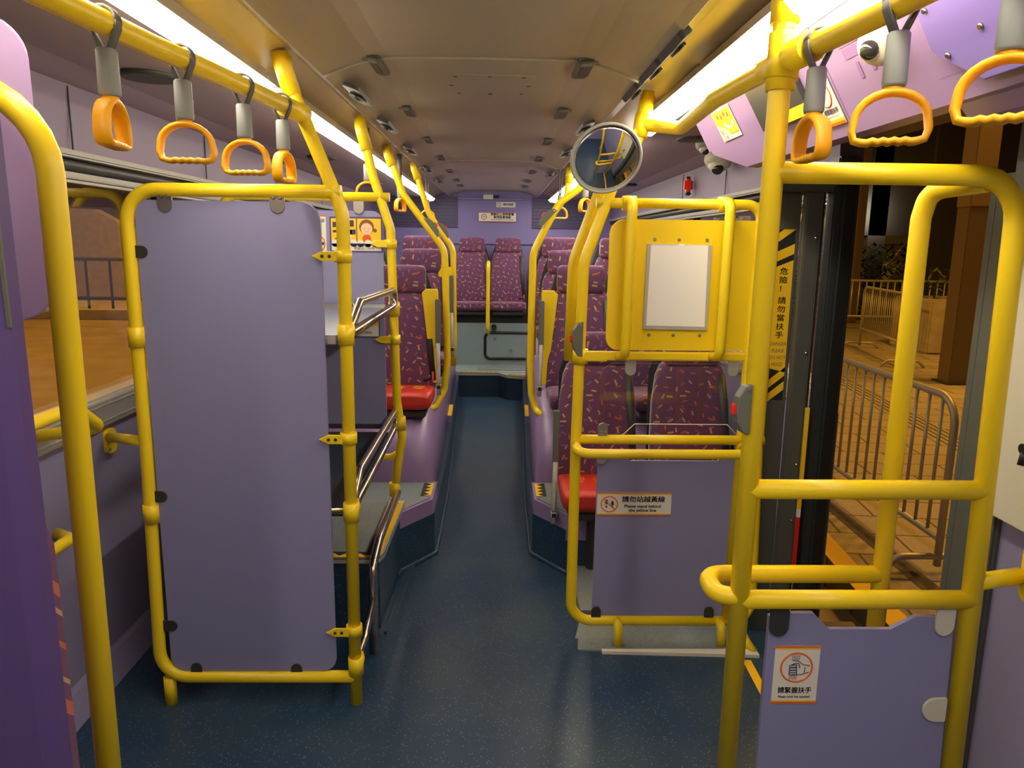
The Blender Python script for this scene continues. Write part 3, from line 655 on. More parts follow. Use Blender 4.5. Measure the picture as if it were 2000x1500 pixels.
mb = MB(); mb.prism(rr(.07, .168, .001, 1), (-.735, yy, 1.44), X, Z, .001, 'white'); mb.box((-.735, yy-.001, 1.521), (.07, .001, .006), 'org'); mb.box((-.735, yy-.001, 1.360), (.07, .001, .006), 'org'); ring(mb, (-.740, yy-.001, 1.410), .034, .005, 'org'); mb.box((-.735, yy-.001, 1.410), (.05, .0006, .012), 'ink'); st = mb.build('notice_sticker', rp, label='white notice with orange ring')
mb = MB(); put_text(mb, '必行車', .018, (-.730, yy-.0012, 1.50), X, Z, 'ink'); mb.build('lettering', st)
mb = MB(); mb.prism(rr(.17, .09, .004, 2), (-.575, yy, 1.07), X, Z, .0012, 'dpur'); mb.prism([(-.655, 1.03), (-.495, 1.03), (-.495, 1.075), (-.655, 1.075)], (0, yy-.0012, 0), X, Z, .0003, 'white'); mb.prism([(-.655, 1.075), (-.495, 1.075), (-.495, 1.11), (-.655, 1.11)], (0, yy-.0012, 0), X, Z, .0003, 'yel'); st = mb.build('poster', rp)
mb = MB(); put_text(mb, '照顧自己物件', .014, (-.565, yy-.0018, 1.045), X, Z, 'ink'); mb.build('lettering', st)

# luggage platform (structure)
def teeth(mb, a, b, inw, n, z, m1='yel', m2='blk', wd=.05, depth=.022):
    """yellow edge strip with black teeth from a to b (2D), inw = unit inward direction"""
    a, b, q = Vector((*a, z)), Vector((*b, z)), Vector((*inw, 0)); d = (b-a)/n
    mb.faces([a, b, b+q*wd, a+q*wd], [(0, 1, 2, 3)], m1)
    k = Vector((0, 0, .0006))
    mb.faces([a+q*wd+k, b+q*wd+k, b+q*(wd+.012)+k, a+q*(wd+.012)+k], [(0, 1, 2, 3)], m2)
    for i in range(n): mb.faces([a+d*i+q*wd+k, a+d*(i+.5)+q*(wd-depth)+k, a+d*(i+1)+q*wd+k], [(0, 1, 2)], m2)
mb = MB(); mb.prism([(-1.12, 2.52), (-.45, 2.52), (-.425, 2.55), (-.41, 3.12), (-1.12, 3.12)], (0, 0, 0), X, Y, .285, 'speck')
mb.prism([(-1.12, 2.505), (-.44, 2.505), (-.418, 2.52), (-.408, 2.56), (-.398, 3.12), (-1.12, 3.12)], (0, 0, .277), X, Y, .018, 'alu', .003)
mb.prism([(-1.12, 2.54), (-.47, 2.54), (-.47, 3.11), (-1.12, 3.11)], (0, 0, .294), X, Y, .003, 'gvinyl')
teeth(mb, (-.418, 2.53), (-.402, 3.10), (-1, 0), 16, .298, wd=.042)
teeth(mb, (-1.1, 2.512), (-.45, 2.512), (0, 1), 14, .2985, wd=.035)
mb.prism([(-.405, 2.50), (-.398, 3.12), (-.355, 3.12), (-.398, 2.50)], (0, 0, 0), X, Y, .012, 'speck')
struct(mb, 'platform_left')

# ================================================================ WHEEL ARCH BOXES
def arch(s, xo, nm):
    """s=-1 left, +1 right; q(d) maps distance from centre line"""
    cx = -.055
    fx = lambda d: cx+s*d
    mb = MB()
    base = [(.36, 3.02), (.225, 3.22), (.225, 3.9), (.30, 6.9), (xo, 6.9), (xo, 3.02)]
    mb.prism([(fx(d), y) for d, y in (base if s < 0 else base)], (0, 0, 0), X, Y, .20, 'speck')
    # purple front step block
    mb.prism([(fx(d), y) for d, y in [(.365, 3.015), (.232, 3.21), (.232, 3.46), (xo, 3.46), (xo, 3.015)]], (0, 0, .155), X, Y, .115, 'grp')
    mb.prism([(fx(d), y) for d, y in [(xo, 3.05), (.36, 3.05), (.245, 3.22), (.245, 3.44), (xo, 3.44)]], (0, 0, .268), X, Y, .006, 'gvinyl')
    teeth(mb, (fx(.243), 3.24), (fx(.243), 3.42), (s, 0), 4, .2765, wd=.035, depth=.028)
    # purple arch body with rounded shoulder
    sec = lambda y, zt, d0: [(fx(d0), y, .12), (fx(d0+.005), y, zt-.16), (fx(d0+.02), y, zt-.06), (fx(d0+.06), y, zt-.015), (fx(d0+.13), y, zt), (fx(xo), y, zt), (fx(xo), y, .12)]
    Rg = [sec(3.44, .28, .245), sec(3.46, .42, .245), sec(3.50, .50, .245), sec(3.62, .55, .245), sec(4.0, .57, .25), sec(4.6, .58, .27), sec(5.4, .60, .29), sec(6.6, .62, .315)]
    mb.rings([[Vector(p) for p in r] for r in Rg], 'grp', smooth=True)
    # small far step with yellow edge
    mb.prism([(fx(.255), 4.95), (fx(.37), 4.95), (fx(.37), 5.3), (fx(.27), 5.3)], (0, 0, .16), X, Y, .09, 'grp')
    teeth(mb, (fx(.252), 4.95), (fx(.262), 5.3), (s, 0), 5, .2515, wd=.04, depth=.015)
    struct(mb, nm)
    # vinyl coving on the floor
    mb = MB(); mb.tube([(fx(.37), 2.95 if s < 0 else 3.0, .006), (fx(.36), 3.02, .006), (fx(.22), 3.22, .006), (fx(.22), 3.9, .006), (fx(.295), 6.8, .006)], .012, 'speck', .03, 8); struct(mb, nm.replace('wheel_arch', 'baseboard'))
arch(-1, 1.20, 'wheel_arch_left'); arch(1, 1.21, 'wheel_arch_right')
# right front platform under the first seats
mb = MB(); mb.prism([(.33, 2.62), (.33, 3.08), (XR, 3.08), (XR, 2.62)], (0, 0, 0), X, Y, .035, 'gvinyl')
mb.prism([(.295, 2.47), (.87, 2.40), (.95, 2.62), (.33, 2.62)], (0, 0, .0), X, Y, .004, 'gvinyl')
mb.prism([(.37, 3.10), (.31, 3.22), (XR, 3.22), (XR, 3.10)], (0, 0, 0), X, Y, .30, 'speck')
struct(mb, 'platform_right')
mb = MB(); mb.prism([(.38, 2.37), (.38, 2.385), (.93, 2.385), (.93, 2.345)], (0, 0, 0), X, Y, .012, 'white'); struct(mb, 'trim_8')
mb = MB(); mb.prism([(.295, 2.39), (.93, 2.36), (.95, 2.65), (.33, 2.65)], (0, 0, 0), X, Y, .006, 'gvinyl'); struct(mb, 'step_plate')
# yellow floor line
mb = MB(); mb.faces([(.865, 2.33, .0015), (.895, 2.33, .0015), (.88, 1.9, .0015), (.85, 1.9, .0015), (.855, 1.2, .0015), (.825, 1.2, .0015)], [(0, 1, 2, 3), (3, 2, 4, 5)], 'yel'); struct(mb, 'floor_line')
# rear step, tread, engine box
mb = MB(); mb.box((-.05, 7.35, .11), (2.4, 1.1, .22), 'carp'); mb.box((-.05, 7.35, .225), (2.4, 1.12, .014), 'gblue')
mb.prism([(-.42, 6.79), (.02, 6.79), (.10, 6.66), (.27, 6.60), (.27, 6.82), (-.42, 6.82)], (0, 0, 0), X, Y, .205, 'carp')
mb.prism([(-.42, 6.782), (.02, 6.782), (.10, 6.652), (.27, 6.592), (.27, 6.82), (-.42, 6.82)], (0, 0, .205), X, Y, .024, 'alu', .003)
teeth(mb, (-.40, 6.785), (.02, 6.785), (0, 1), 9, .2335, wd=.03, depth=.015); teeth(mb, (.10, 6.66), (.27, 6.60), (.1, 1), 4, .2335, wd=.03, depth=.015)
struct(mb, 'step_rear')
mb = MB(); mb.box((-.05, 7.52, .44), (2.4, .6, .42), 'gblue'); mb.box((-.05, 7.24, .70), (2.4, .02, .10), 'black')
struct(mb, 'engine_cover')
t = thing('access_hatch', 'grey-blue hatch with thick black rounded rim below the back seats', 'hatch', (.15, 7.21, .42))
mb = MB(); mb.tube([(-.115, 7.215, .30), (.42, 7.215, .30), (.42, 7.215, .555), (-.115, 7.215, .555)], .014, 'black', .05, 8, True); mb.build('rim', t)
mb = MB(); mb.prism(rr(.52, .24, .03), (.152, 7.217, .427), X, Z, .004, 'gblue'); mb.build('panel', t)
mb = MB(); ring(mb, (-.02, 7.208, .50), .012, .006, 'nickel'); ring(mb, (.14, 7.208, .38), .012, .006, 'nickel'); mb.build('latches', t)
mb = MB(); mb.prism(rr(.62, .22, .05), (.12, 7.02, .233), X, Y, .004, 'gvinyl'); mb.build('hatch_lid', label='low grey hatch lid on the rear step tread', category='hatch')

# ================================================================ SEATS
def seat_proto(name, cushion_mat):
    """origin under the front of the cushion at floor level of the seat; faces -Y; cushion top about .40"""
    t = thing(name, '', 'seat')
    W = .178
    mb = MB(); S = []
    for y, hw, zc, hz in ((.0, W*.90, .385, .02), (.012, W*.97, .378, .040), (.05, W, .378, .046), (.20, W, .372, .042), (.34, W*.98, .366, .038), (.40, W*.93, .366, .03)):
        S.append(((0, y, zc), X, Z, hw, hz))
    mb.loft(S, cushion_mat, 28, .35); c = mb.build('cushion', t)
    if cushion_mat == 'red':
        mb = MB()
        for dx in (-.10, 0, .10):
            mb.tube([(dx+.030*math.cos(a), .21+.028*math.sin(a), .4155) for a in [2*PI*k/18 for k in range(18)]], .0012, 'org' if False else 'yel', 0, 5, True)
            mb.tube([(dx-.016, .205, .4165), (dx-.008, .215, .4165), (dx+.0, .2, .4165), (dx+.012, .21, .4165), (dx+.016, .2, .4165)], .0022, 'yel', 0, 5)
            mb.tube([(dx-.022, .165, .4175), (dx+.022, .165, .4175)], .002, 'yel', 0, 5)
        mb.build('printed_symbols', c)
    mb = MB(); S = []
    for z, hw, hy, yc in ((.36, W*.95, .03, .36), (.39, W, .042, .362), (.55, W, .045, .375), (.72, W*.97, .045, .395), (.84, W*.88, .043, .412), (.885, W*.78, .036, .42), (.90, W*.70, .024, .424)):
        S.append(((0, yc, z), X, Y, hw, hy))
    mb.loft(S, 'fab', 28, .38); mb.build('backrest', t)
    mb = MB(); S = []
    for x, h in ((-.124, .044), (-.119, .064), (-.104, .073), (0, .075), (.104, .073), (.119, .064), (.124, .044)):
        S.append(((x, .41-abs(x)*.02, .962), Y, Z, .038 if abs(x) < .11 else .028, h))
    mb.loft(S, 'fab', 24, .5); mb.build('headrest', t)
    mb = MB(); mb.prism([(-.165, .36), (.165, .36), (.165, .84), (.12, .99), (-.12, .99), (-.165, .84)], (0, .455, 0), (1, 0, 0), (0, .08, 1), -.012, 'dark'); mb.build('back_shell', t)
    mb = MB(); mb.box((0, .20, .31), (.30, .34, .035), 'dark', .006); mb.box((0, .22, .16), (.12, .20, .28), 'dark', .01); mb.build('seat_base', t)
    mb = MB(); mb.tube([(.165, .40, .42), (.155, .34, .44), (.12, .31, .435)], .008, 'black', .02, 8); mb.box((.165, .335, .455), (.018, .028, .05), 'orange', .004); mb.build('belt_buckle', t)
    mb = MB(); mb.sweep([(.13, .368, .86), (.15, .325, .62), (.165, .33, .43)], [(-.016, -.001), (.016, -.001), (.016, .001), (-.016, .001)], 'dark', up=(0, -1, 0)); mb.build('seat_belt', t)
    return t
fs = seat_proto('bus_seat', 'fab'); rs = seat_proto('priority_seat', 'red')
rs['category'] = 'seat'
G = 'patterned purple seats facing forward'
# right side rows: (aisle x, window x, front y, z offset)
seats = [
 ('r', .455, 2.86, .0, 'red-cushioned priority seat by the aisle behind the glazed right partition', 0),
 ('r', .875, 2.86, .0, 'red-cushioned priority seat by the window, seen through the clear right screen', 0),
 ('f', .44, 3.52, .275, 'purple patterned aisle seat on the right, second row, left of the bell push pole', 0),
 ('f', .86, 3.52, .275, 'purple patterned window seat on the right, second row, behind the yellow board', 0),
 ('f', .44, 4.27, .345, 'purple patterned aisle seat on the right, third row', 0),
 ('f', .86, 4.27, .345, 'purple patterned window seat on the right, third row', 0),
 ('f', .45, 5.05, .43, 'purple patterned aisle seat on the right, fourth row', 0),
 ('f', .87, 5.05, .43, 'purple patterned window seat on the right, fourth row', 0),
 ('r', -.505, 3.56, .265, 'red-cushioned priority seat by the aisle on the left behind the luggage rack', 0),
 ('r', -.93, 3.56, .265, 'red-cushioned priority seat by the left window behind the luggage rack', 0),
 ('f', -.47, 4.27, .345, 'purple patterned aisle seat on the left, second row', 0),
 ('f', -.89, 4.27, .345, 'purple patterned window seat on the left, second row', 0),
 ('f', -.56, 5.05, .43, 'purple patterned aisle seat on the left, third row', 0),
 ('f', -.98, 5.05, .43, 'purple patterned window seat on the left, third row', 0),
 ('f', -.255, 7.13, .44, 'purple patterned back seat left of the yellow centre handle', 0),
 ('f', .105, 7.13, .44, 'purple patterned back seat right of the yellow centre handle', 0),
 ('f', -.66, 7.13, .44, 'purple patterned back seat at the left of the rear bench', 0),
 ('f', .53, 7.13, .44, 'purple patterned back seat at the right of the rear bench', 0),
]
uf = ur = False; SEAT = []
for kind, xx, yy_, zz, lab, _ in seats:
    if kind == 'f':
        if not uf: fs.location = (xx, yy_, zz); fs['label'] = lab; fs['group'] = G; uf = True; o = fs
        else: o = dup(fs, (xx, yy_, zz), 0, lab, G)
    else:
        if not ur: rs.location = (xx, yy_, zz); rs['label'] = lab; rs['group'] = 'red priority seats'; ur = True; o = rs
        else: o = dup(rs, (xx, yy_, zz), 0, lab, 'red priority seats')
    SEAT.append(o)
# aisle armrest / folding bars with yellow corner plate
def arm(x, y, z, s, t, plate=True):
    mb = MB(); mb.box((x, y, z+.34), (.026, .03, .26), 'graypl', .004); mb.build('folded_armrest', t)
    mb = MB(); mb.tube([(x, y-.01, z+.24), (x-s*.004, y-.03, z+.10), (x-s*.01, y-.08, z-.02)], .011, 'graytrim', .04, 8); mb.box((x-s*.008, y-.06, z+.02), (.03, .05, .03), 'black', .006); mb.build('arm_bracket', t)
    if plate:
        mb = MB(); mb.prism([(0, .02), (0, .50), (-.005, .52), (-.065, .52), (-.085, .50), (-.035, .02)] if s < 0 else [(0, .02), (.035, .02), (.085, .50), (.065, .52), (.005, .52), (0, .50)][::1], (x, y+.05, z), X, Z, .02, 'yellow', .003); mb.build('corner_plate', t)
    return t
arm(-.31, 3.86, .66, -1, SEAT[8])
arm(.232, 3.83, .66, 1, SEAT[2])
arm(-.285, 4.62, .75, -1, SEAT[10])
arm(.262, 3.12, .24, 1, SEAT[0], False)
# bent poles at the seats
def bent_pole(pts, fil, lab, sock, name='grab_pole'):
    t = thing(name, lab, 'pole', pts[0])
    mb = MB(); mb.tube(pts, .0185, 'yellow', fil); mb.build('pole', t)
    if sock: mb = MB(); mb.tube(sock, .024, 'yellow', .01); mb.build('ceiling_socket', t)
    return t
bent_pole([(-.42, 3.86, .53), (-.335, 3.95, .535), (-.288, 4.0, .62), (-.270, 4.0, .80), (-.282, 4.0, 1.38), (-.50, 4.0, 1.67), (-.565, 4.0, 1.86), (-.57, 4.0, 1.9)], [0, .04, .06, .1, .14, .14, .05, 0], 'yellow bent pole beside the left red seat, with bell push', [(-.553, 4.0, 1.81), (-.58, 4.0, 1.89), (-.58, 4.0, 1.91)])
bent_pole([(-.288, 4.82, .62), (-.282, 4.82, .80), (-.285, 4.82, 1.38), (-.44, 4.82, 1.60), (-.52, 4.82, 1.86), (-.522, 4.82, 1.9)], [0, .1, .14, .14, .05, 0], 'yellow bent pole at the left second row, farther bell push', [(-.507, 4.82, 1.81), (-.53, 4.82, 1.89), (-.53, 4.82, 1.91)])
bent_pole([(.27, 3.80, .52), (.215, 3.88, .53), (.188, 3.9, .62), (.180, 3.9, .80), (.184, 3.9, 1.37), (.31, 3.9, 1.62), (.44, 3.9, 1.715), (.455, 3.9, 1.9)], [0, .04, .06, .1, .16, .1, .1, 0], 'yellow bent pole at the right second row, left of the round mirror', None)
bent_pole([(.24, 4.82, .70), (.232, 4.82, 1.38), (.32, 4.82, 1.56), (.44, 4.82, 1.72), (.45, 4.82, 1.9)], [0, .14, .14, .1, 0], 'yellow bent pole at the right third row, far behind', [(.447, 4.82, 1.80), (.455, 4.82, 1.91)])
bent_pole([(-.082, 7.10, .565), (-.09, 7.05, .62), (-.086, 7.04, 1.20), (-.086, 7.14, 1.24)], [0, .03, .03, 0], 'short yellow upright handle between the two centre back seats', None)
# back-seat shoulder belts and rear camera
t = thing('dome_camera', 'tiny black camera under the centre back seats', 'camera', (-.03, 7.19, .60)); mb = MB(); mb.box((-.03, 7.195, .61), (.05, .03, .06), 'black', .01); mb.build('housing', t); mb = MB(); mb.ball((-.03, 7.175, .60), .018, 'lens'); mb.build('lens', t)

# ================================================================ RIGHT PARTITION
Yf = 2.465
t = thing('seat_partition', 'yellow tubular partition with clear screen and lilac lower panel on the right', 'partition', (.6, Yf, 0))
mb = MB(); mb.tube([(.845, Yf, .078), (.275, Yf, .078), (.276, Yf, .75), (.285, Yf, 1.36), (.37, Yf, 1.60), (.455, Yf, 1.77), (.475, Yf, 1.90)], .0185, 'yellow', [0, .075, 0, .2, .2, .1, 0]); mb.build('left_post', t)
mb = MB(); mb.tube([(.452, Yf, 1.765), (.474, Yf, 1.885)], .024, 'yellow', 0); mb.tube([(.452, Yf, 1.76), (.462, Yf, 1.83)], .0255, 'yellow', 0); mb.build('ceiling_socket', t)
mb = MB(); mb.tube([(.32, Yf, 1.553), (.866, Yf, 1.553), (.855, Yf, 1.05), (.842, Yf, .08)], .0165, 'yellow', [0, .05, .1, 0]); mb.build('right_post', t)
mb = MB(); mb.tube([(.85, Yf+.03, 1.045), (.925, Yf+.03, 1.045), (.925, Yf+.03, .70), (.945, Yf+.03, .12), (.90, Yf, .08), (.84, Yf, .08)], .0165, 'yellow', [0, .03, .1, .05, .03, 0]); mb.build('outer_loop', t)
mb = MB(); mb.tube([(.272, Yf, .757), (.93, Yf, .757)], .0165, 'yellow', 0); mb.build('cross_rail', t)
mb = MB(); mb.tube([(.276, Yf, .740), (.276, Yf-.085, .730), (.845, Yf-.085, .730), (.86, Yf, .730)], .0165, 'yellow', [0, .045, .03, 0]); mb.build('front_rail', t)
for xx in (.443, .815):
    mb = MB(); mb.tube([(xx, Yf, .08), (xx, Yf-.045, .078), (xx, Yf-.045, .004)], .016, 'yellow', .03); mb.build('foot', t)
mb = MB(); mb.tube([(.875, Yf, .08), (.90, Yf-.06, .03), (.92, Yf-.09, .005)], .016, 'yellow', .02); mb.build('foot', t)
mb = MB(); mb.cyl((.283, Yf, 1.022), (.283, Yf, 1.072), .026, 'yellow'); mb.box((.33, Yf-.012, 1.050), (.09, .02, .034), 'yellow', .004); mb.box((.58, Yf, 1.050), (.60, .022, .030), 'yellow', .005); mb.build('clamp_bar', t)
mb = MB(); mb.prism([(.375, .098), (.838, .090), (.835, .700), (.79, .700), (.775, .680), (.47, .680), (.445, .703), (.355, .703), (.352, .098)], (0, Yf+.012, 0), X, Z, .012, 'lam', .001); lp = mb.build('lower_panel', t)
for xx, zz, d, mm in ((.366, .690, 'd', 'graytrim'),): mb = MB(); clip(mb, xx, zz, d, Yf-.004, mm, .034, .04); mb.build('panel_clip', t)
mb = MB(); clip(mb, .367, .795, 'u', Yf-.004, 'nickel', .034, .045); screw(mb, (.359, Yf-.010, .785)); screw(mb, (.375, Yf-.010, .785)); mb.build('panel_clip', t)
for xx in (.366, .777): mb = MB(); clip(mb, xx, .115, 'u', Yf-.004, 'dark', .034, .04); mb.build('panel_clip', t)
for xx in (.455, .806): mb = MB(); clip(mb, xx, 1.008, 'd', Yf+.002, 'graytrim', .036, .05); mb.build('panel_clip', t)
mb = MB(); mb.prism([(.40, .772), (.44, .772), (.478, .812), (.800, .812), (.838, .772), (.843, .772), (.843, 1.024), (.395, 1.024), (.362, 1.005), (.352, .97), (.355, .772)], (0, Yf+.006, 0), X, Z, .005, 'clear'); cs = mb.build('clear_screen', t)
mb = MB(); mb.tube([(.432, Yf+.0035, .772), (.440, Yf+.0035, .774), (.478, Yf+.0035, .812), (.800, Yf+.0035, .812), (.838, Yf+.0035, .774)], .0016, 'white', 0, 6); mb.tube([(.843, Yf+.0035, 1.024), (.395, Yf+.0035, 1.024), (.362, Yf+.0035, 1.005), (.352, Yf+.0035, .97)], .0009, 'graytrim', 0, 6); mb.build('screen_edge', cs)
# sticker stand behind the yellow line
mb = MB(); ya = Yf-.0012; cx, cz, w_, h_ = .488, .523, .262, .084
mb.prism(rr(w_, h_, .001, 1), (cx, ya+.0002, cz), X, Z, .001, 'white')
for s in (1, -1): mb.box((cx, ya-.0012, cz+s*(h_/2-.0018)), (w_, .0006, .0036), 'org'); mb.box((cx, ya-.0012, cz+s*(h_/2-.0052)), (w_, .0006, .0034), 'yel')
st = mb.build('line_sticker', lp, label='white sticker with footprint symbol and lettering')
mb = MB(); c0 = (cx-.088, ya-.0014, cz); ring(mb, c0, .0285, .0042, 'org'); 
for dx in (-.010, .011): mb.prism(circ(.0052, 14, c0[0]+dx, cz+.004*(1 if dx < 0 else -.3)+.004, .009), (0, ya-.0011, 0), X, Z, .0005, 'ink'); mb.prism(circ(.0035, 12, c0[0]+dx, cz-.010, .004), (0, ya-.0011, 0), X, Z, .0005, 'ink')
mb.box((c0[0], ya-.0013, cz-.003), (.048, .0004, .003), 'yel'); mb.tube([(c0[0]-.02, ya-.0018, cz+.02), (c0[0]+.02, ya-.0018, cz-.02)], .0018, 'org', 0, 6); mb.build('footprint_symbol', st)
mb = MB(); put_text(mb, '請勿站越黃線', .0235, (cx+.032, ya-.001, cz+.016), X, Z, 'ink', 1.08, 1, bold=.0009); put_text(mb, 'Please stand behind\nthe yellow line', .0152, (cx+.030, ya-.001, cz-.016), X, Z, 'blk', 1.08, 1, bold=.0007); mb.build('lettering', st)
# yellow board hung in front
t = thing('notice_board', 'bright yellow board with white paper holder hung on the right partition', 'notice board', (.6, 2.44, 1.3))
mb = MB(); mb.prism(rr(.50, .432, .05, 8, .368, 1.070, (.04, .02, .02, .05)), (0, 2.475, 0), X, Z, .012, 'yboard', .0015); yb = mb.build('board', t)
mb = MB()
for x, z in ((.517, 1.438), (.598, 1.438), (.690, 1.438), (.512, 1.122), (.594, 1.122), (.684, 1.122)): screw(mb, (x, 2.463, z), r=.006)
mb.build('screws', yb)
mb = MB(); mb.prism([(.489, 1.143), (.706, 1.140), (.706, 1.422), (.491, 1.424)], (0, 2.462, 0), X, Z, .008, 'acr', .001); ph = mb.build('paper_holder', t)
mb = MB(); mb.prism([(.499, 1.155), (.696, 1.152), (.692, 1.420), (.503, 1.420)], (0, 2.4545, 0), X, Z, .002, 'paper'); mb.prism(rr(.014, .072, .0069), (.60, 2.4525, 1.290), X, Z, .0008, 'paper', .0004); mb.prism(circ(.013, 18, .603, 1.413), (0, 2.4523, 0), X, Z, .0006, 'paper'); mb.build('paper', ph)
for xx in (.428, .742):
    mb = MB(); x2 = xx-.004
    mb.tube([(xx, Yf, 1.555), (xx, 2.40, 1.555), (x2, 2.40, 1.060), (x2-.01, Yf, 1.050)], .0165, 'yellow', [0, .035, .035, 0]); mb.build('hoop', t)
    mb = MB(); mb.cyl((xx-.022, Yf, 1.553), (xx+.022, Yf, 1.553), .024, 'yellow'); mb.build('hoop_clamp', t)
# second flattened pole behind
bent_pole([(.256, 2.58, 1.015), (.262, 2.58, 1.36), (.345, 2.58, 1.60), (.47, 2.58, 1.79), (.49, 2.58, 1.90)], [0, .2, .2, .1, 0], 'yellow pole ending in mid-air just left of the glazed right partition', None)

# convex mirror
t = thing('round_mirror', 'round convex mirror in a grey rim on a yellow arm', 'mirror', (.325, 2.25, 1.667))
mc = Vector((.322, 2.28, 1.671)); nr = Vector((.10, -.88, -.45)).normalized(); ux = Vector((1, 0, 0)); ux = (ux-nr*ux.dot(nr)).normalized(); uz = ux.cross(nr); uz = uz if uz.z > 0 else -uz
mb = MB(); Rg = []
for i in range(10):
    a = i/9; rad = max(.102*a, .0015); dep = .015*(1-a*a)
    Rg.append([mc+nr*dep+ux*rad*math.cos(2*PI*k/36)+uz*rad*math.sin(2*PI*k/36) for k in range(36)])
mb.rings(Rg, 'mirror', caps=True); mb.build('mirror_glass', t)
mb = MB(); mb.tube([mc+ux*.105*math.cos(2*PI*k/36)+uz*.105*math.sin(2*PI*k/36) for k in range(36)], .0048, 'graytrim', 0, 8, True); mb.build('rim', t)
mb = MB(); mb.rings([[mc-nr*d+ux*r*math.cos(2*PI*k/24)+uz*r*math.sin(2*PI*k/24) for k in range(24)] for d, r in ((.002, .104), (.02, .095), (.035, .03))], 'dark'); mb.build('backing', t)
mb = MB(); mb.tube([mc-nr*.03, (.36, 2.42, 1.70), (.455, 2.465, 1.79)], .012, 'yellow', .03, 8); mb.build('arm', t)

# ================================================================ ENTRANCE DOOR SURROUND
# sloped housing over the entrance
A0, A1 = (.640, 1.872), (.764, 1.660)
hp = [A0, A1, (.80, 1.657), (.85, 1.715), (1.17, 1.775), (1.20, 1.90), (.66, 1.90)]
hq = [A0, (.726, 1.722), (.742, 1.735), (.80, 1.775), (1.17, 1.81), (1.20, 1.90), (.66, 1.90)]
mb = MB(); mb.rings([[Vector((x, y, z)) for x, z in P] for y, P in ((2.58, hq), (2.34, hp), (1.636, hp))], 'grp', smooth=False); mb.prism(hp, (0, 1.632, 0), X, Z, 1.1, 'grp', .004)
struct(mb, 'door_housing')
sv = Vector((A1[0]-A0[0], 0, A1[1]-A0[1])).normalized(); su = Vector((0, -1, 0)); 
nH = Vector((sv.z, 0, -sv.x)); nH = nH if nH.z < 0 else -nH
def onH(y, s, lift=.0): return Vector((A0[0], y, A0[1])) + sv*s + nH*lift
def boardH(mb, y0, y1, s0, s1, m, lift=.001, t=.001):
    mb.prism([(0, 0), (y0-y1, 0), (y0-y1, s1-s0), (0, s1-s0)], onH(y0, s1, lift), su, -sv, t, m)
# left piece yellow poster
t = thing('safety_poster', 'small yellow safety poster on the left end of the door housing', 'poster', onH(2.33, .09))
mb = MB(); boardH(mb, 2.415, 2.245, .052, .150, 'white', .002); mb.build('sheet', t)
mb = MB(); boardH(mb, 2.41, 2.25, .056, .118, 'yel', .0032); boardH(mb, 2.33, 2.25, .118, .135, 'yel', .0032)
for k in range(7): mb.prism(circ(.008, 12), onH(2.40-.022*k, .105+.006*(k % 3), .0042), su, -sv, .0005, 'white')
for k in range(4): mb.prism(circ(.008, 12), onH(2.37-.03*k, .072+.006*(k % 2), .0042), su, -sv, .0005, 'redp')
mb.build('picture', t)
mb = MB(); put_text(mb, '請小心\n上落車', .016, onH(2.375, .134, .0045), su, -sv, 'ink'); mb.build('lettering', t)
# end recess moulding
mb = MB(); mb.prism([(.648, 1.885), (.648, 1.866), (.722, 1.735), (.76, 1.755), (.80, 1.885)], (0, 2.615, 0), X, Z, .03, 'grp', .004); struct(mb, 'door_housing')
# ticket display screen and camera
t = thing('ceiling_display', 'dark square display with yellow edge on the door housing, left of the handrail notice', 'display', onH(1.90, .1))
mb = MB(); boardH(mb, 2.06, 1.765, .045, .165, 'dark', .002, .012); mb.build('casing', t)
mb = MB(); boardH(mb, 1.93, 1.765, .140, .168, 'yel', .0145, .001); mb.build('yellow_edge', t)
t = thing('handrail_notice', 'cream notice with orange circle on the door housing behind the side-on strap', 'notice', onH(1.69, .1))
mb = MB(); boardH(mb, 1.728, 1.645, .093, .216, 'white', .002); mb.build('sheet', t)
mb = MB(); boardH(mb, 1.728, 1.645, .209, .216, 'org', .0032); boardH(mb, 1.728, 1.645, .202, .209, 'yel', .0032); boardH(mb, 1.728, 1.645, .093, .099, 'org', .0032)
mb.tube([onH(1.689+.030*math.cos(a), .142+.030*math.sin(a), .0035) for a in [2*PI*k/24 for k in range(24)]], .0016, 'org', 0, 5, True); mb.build('printed_marks', t)
mb = MB(); put_text(mb, '請緊握扶手', .0135, onH(1.687, .184, .0035), su, -sv, 'ink', bold=.0005); put_text(mb, 'Please hold the handrail', .0058, onH(1.687, .195, .0035), su, -sv, 'blk'); mb.build('lettering', t)
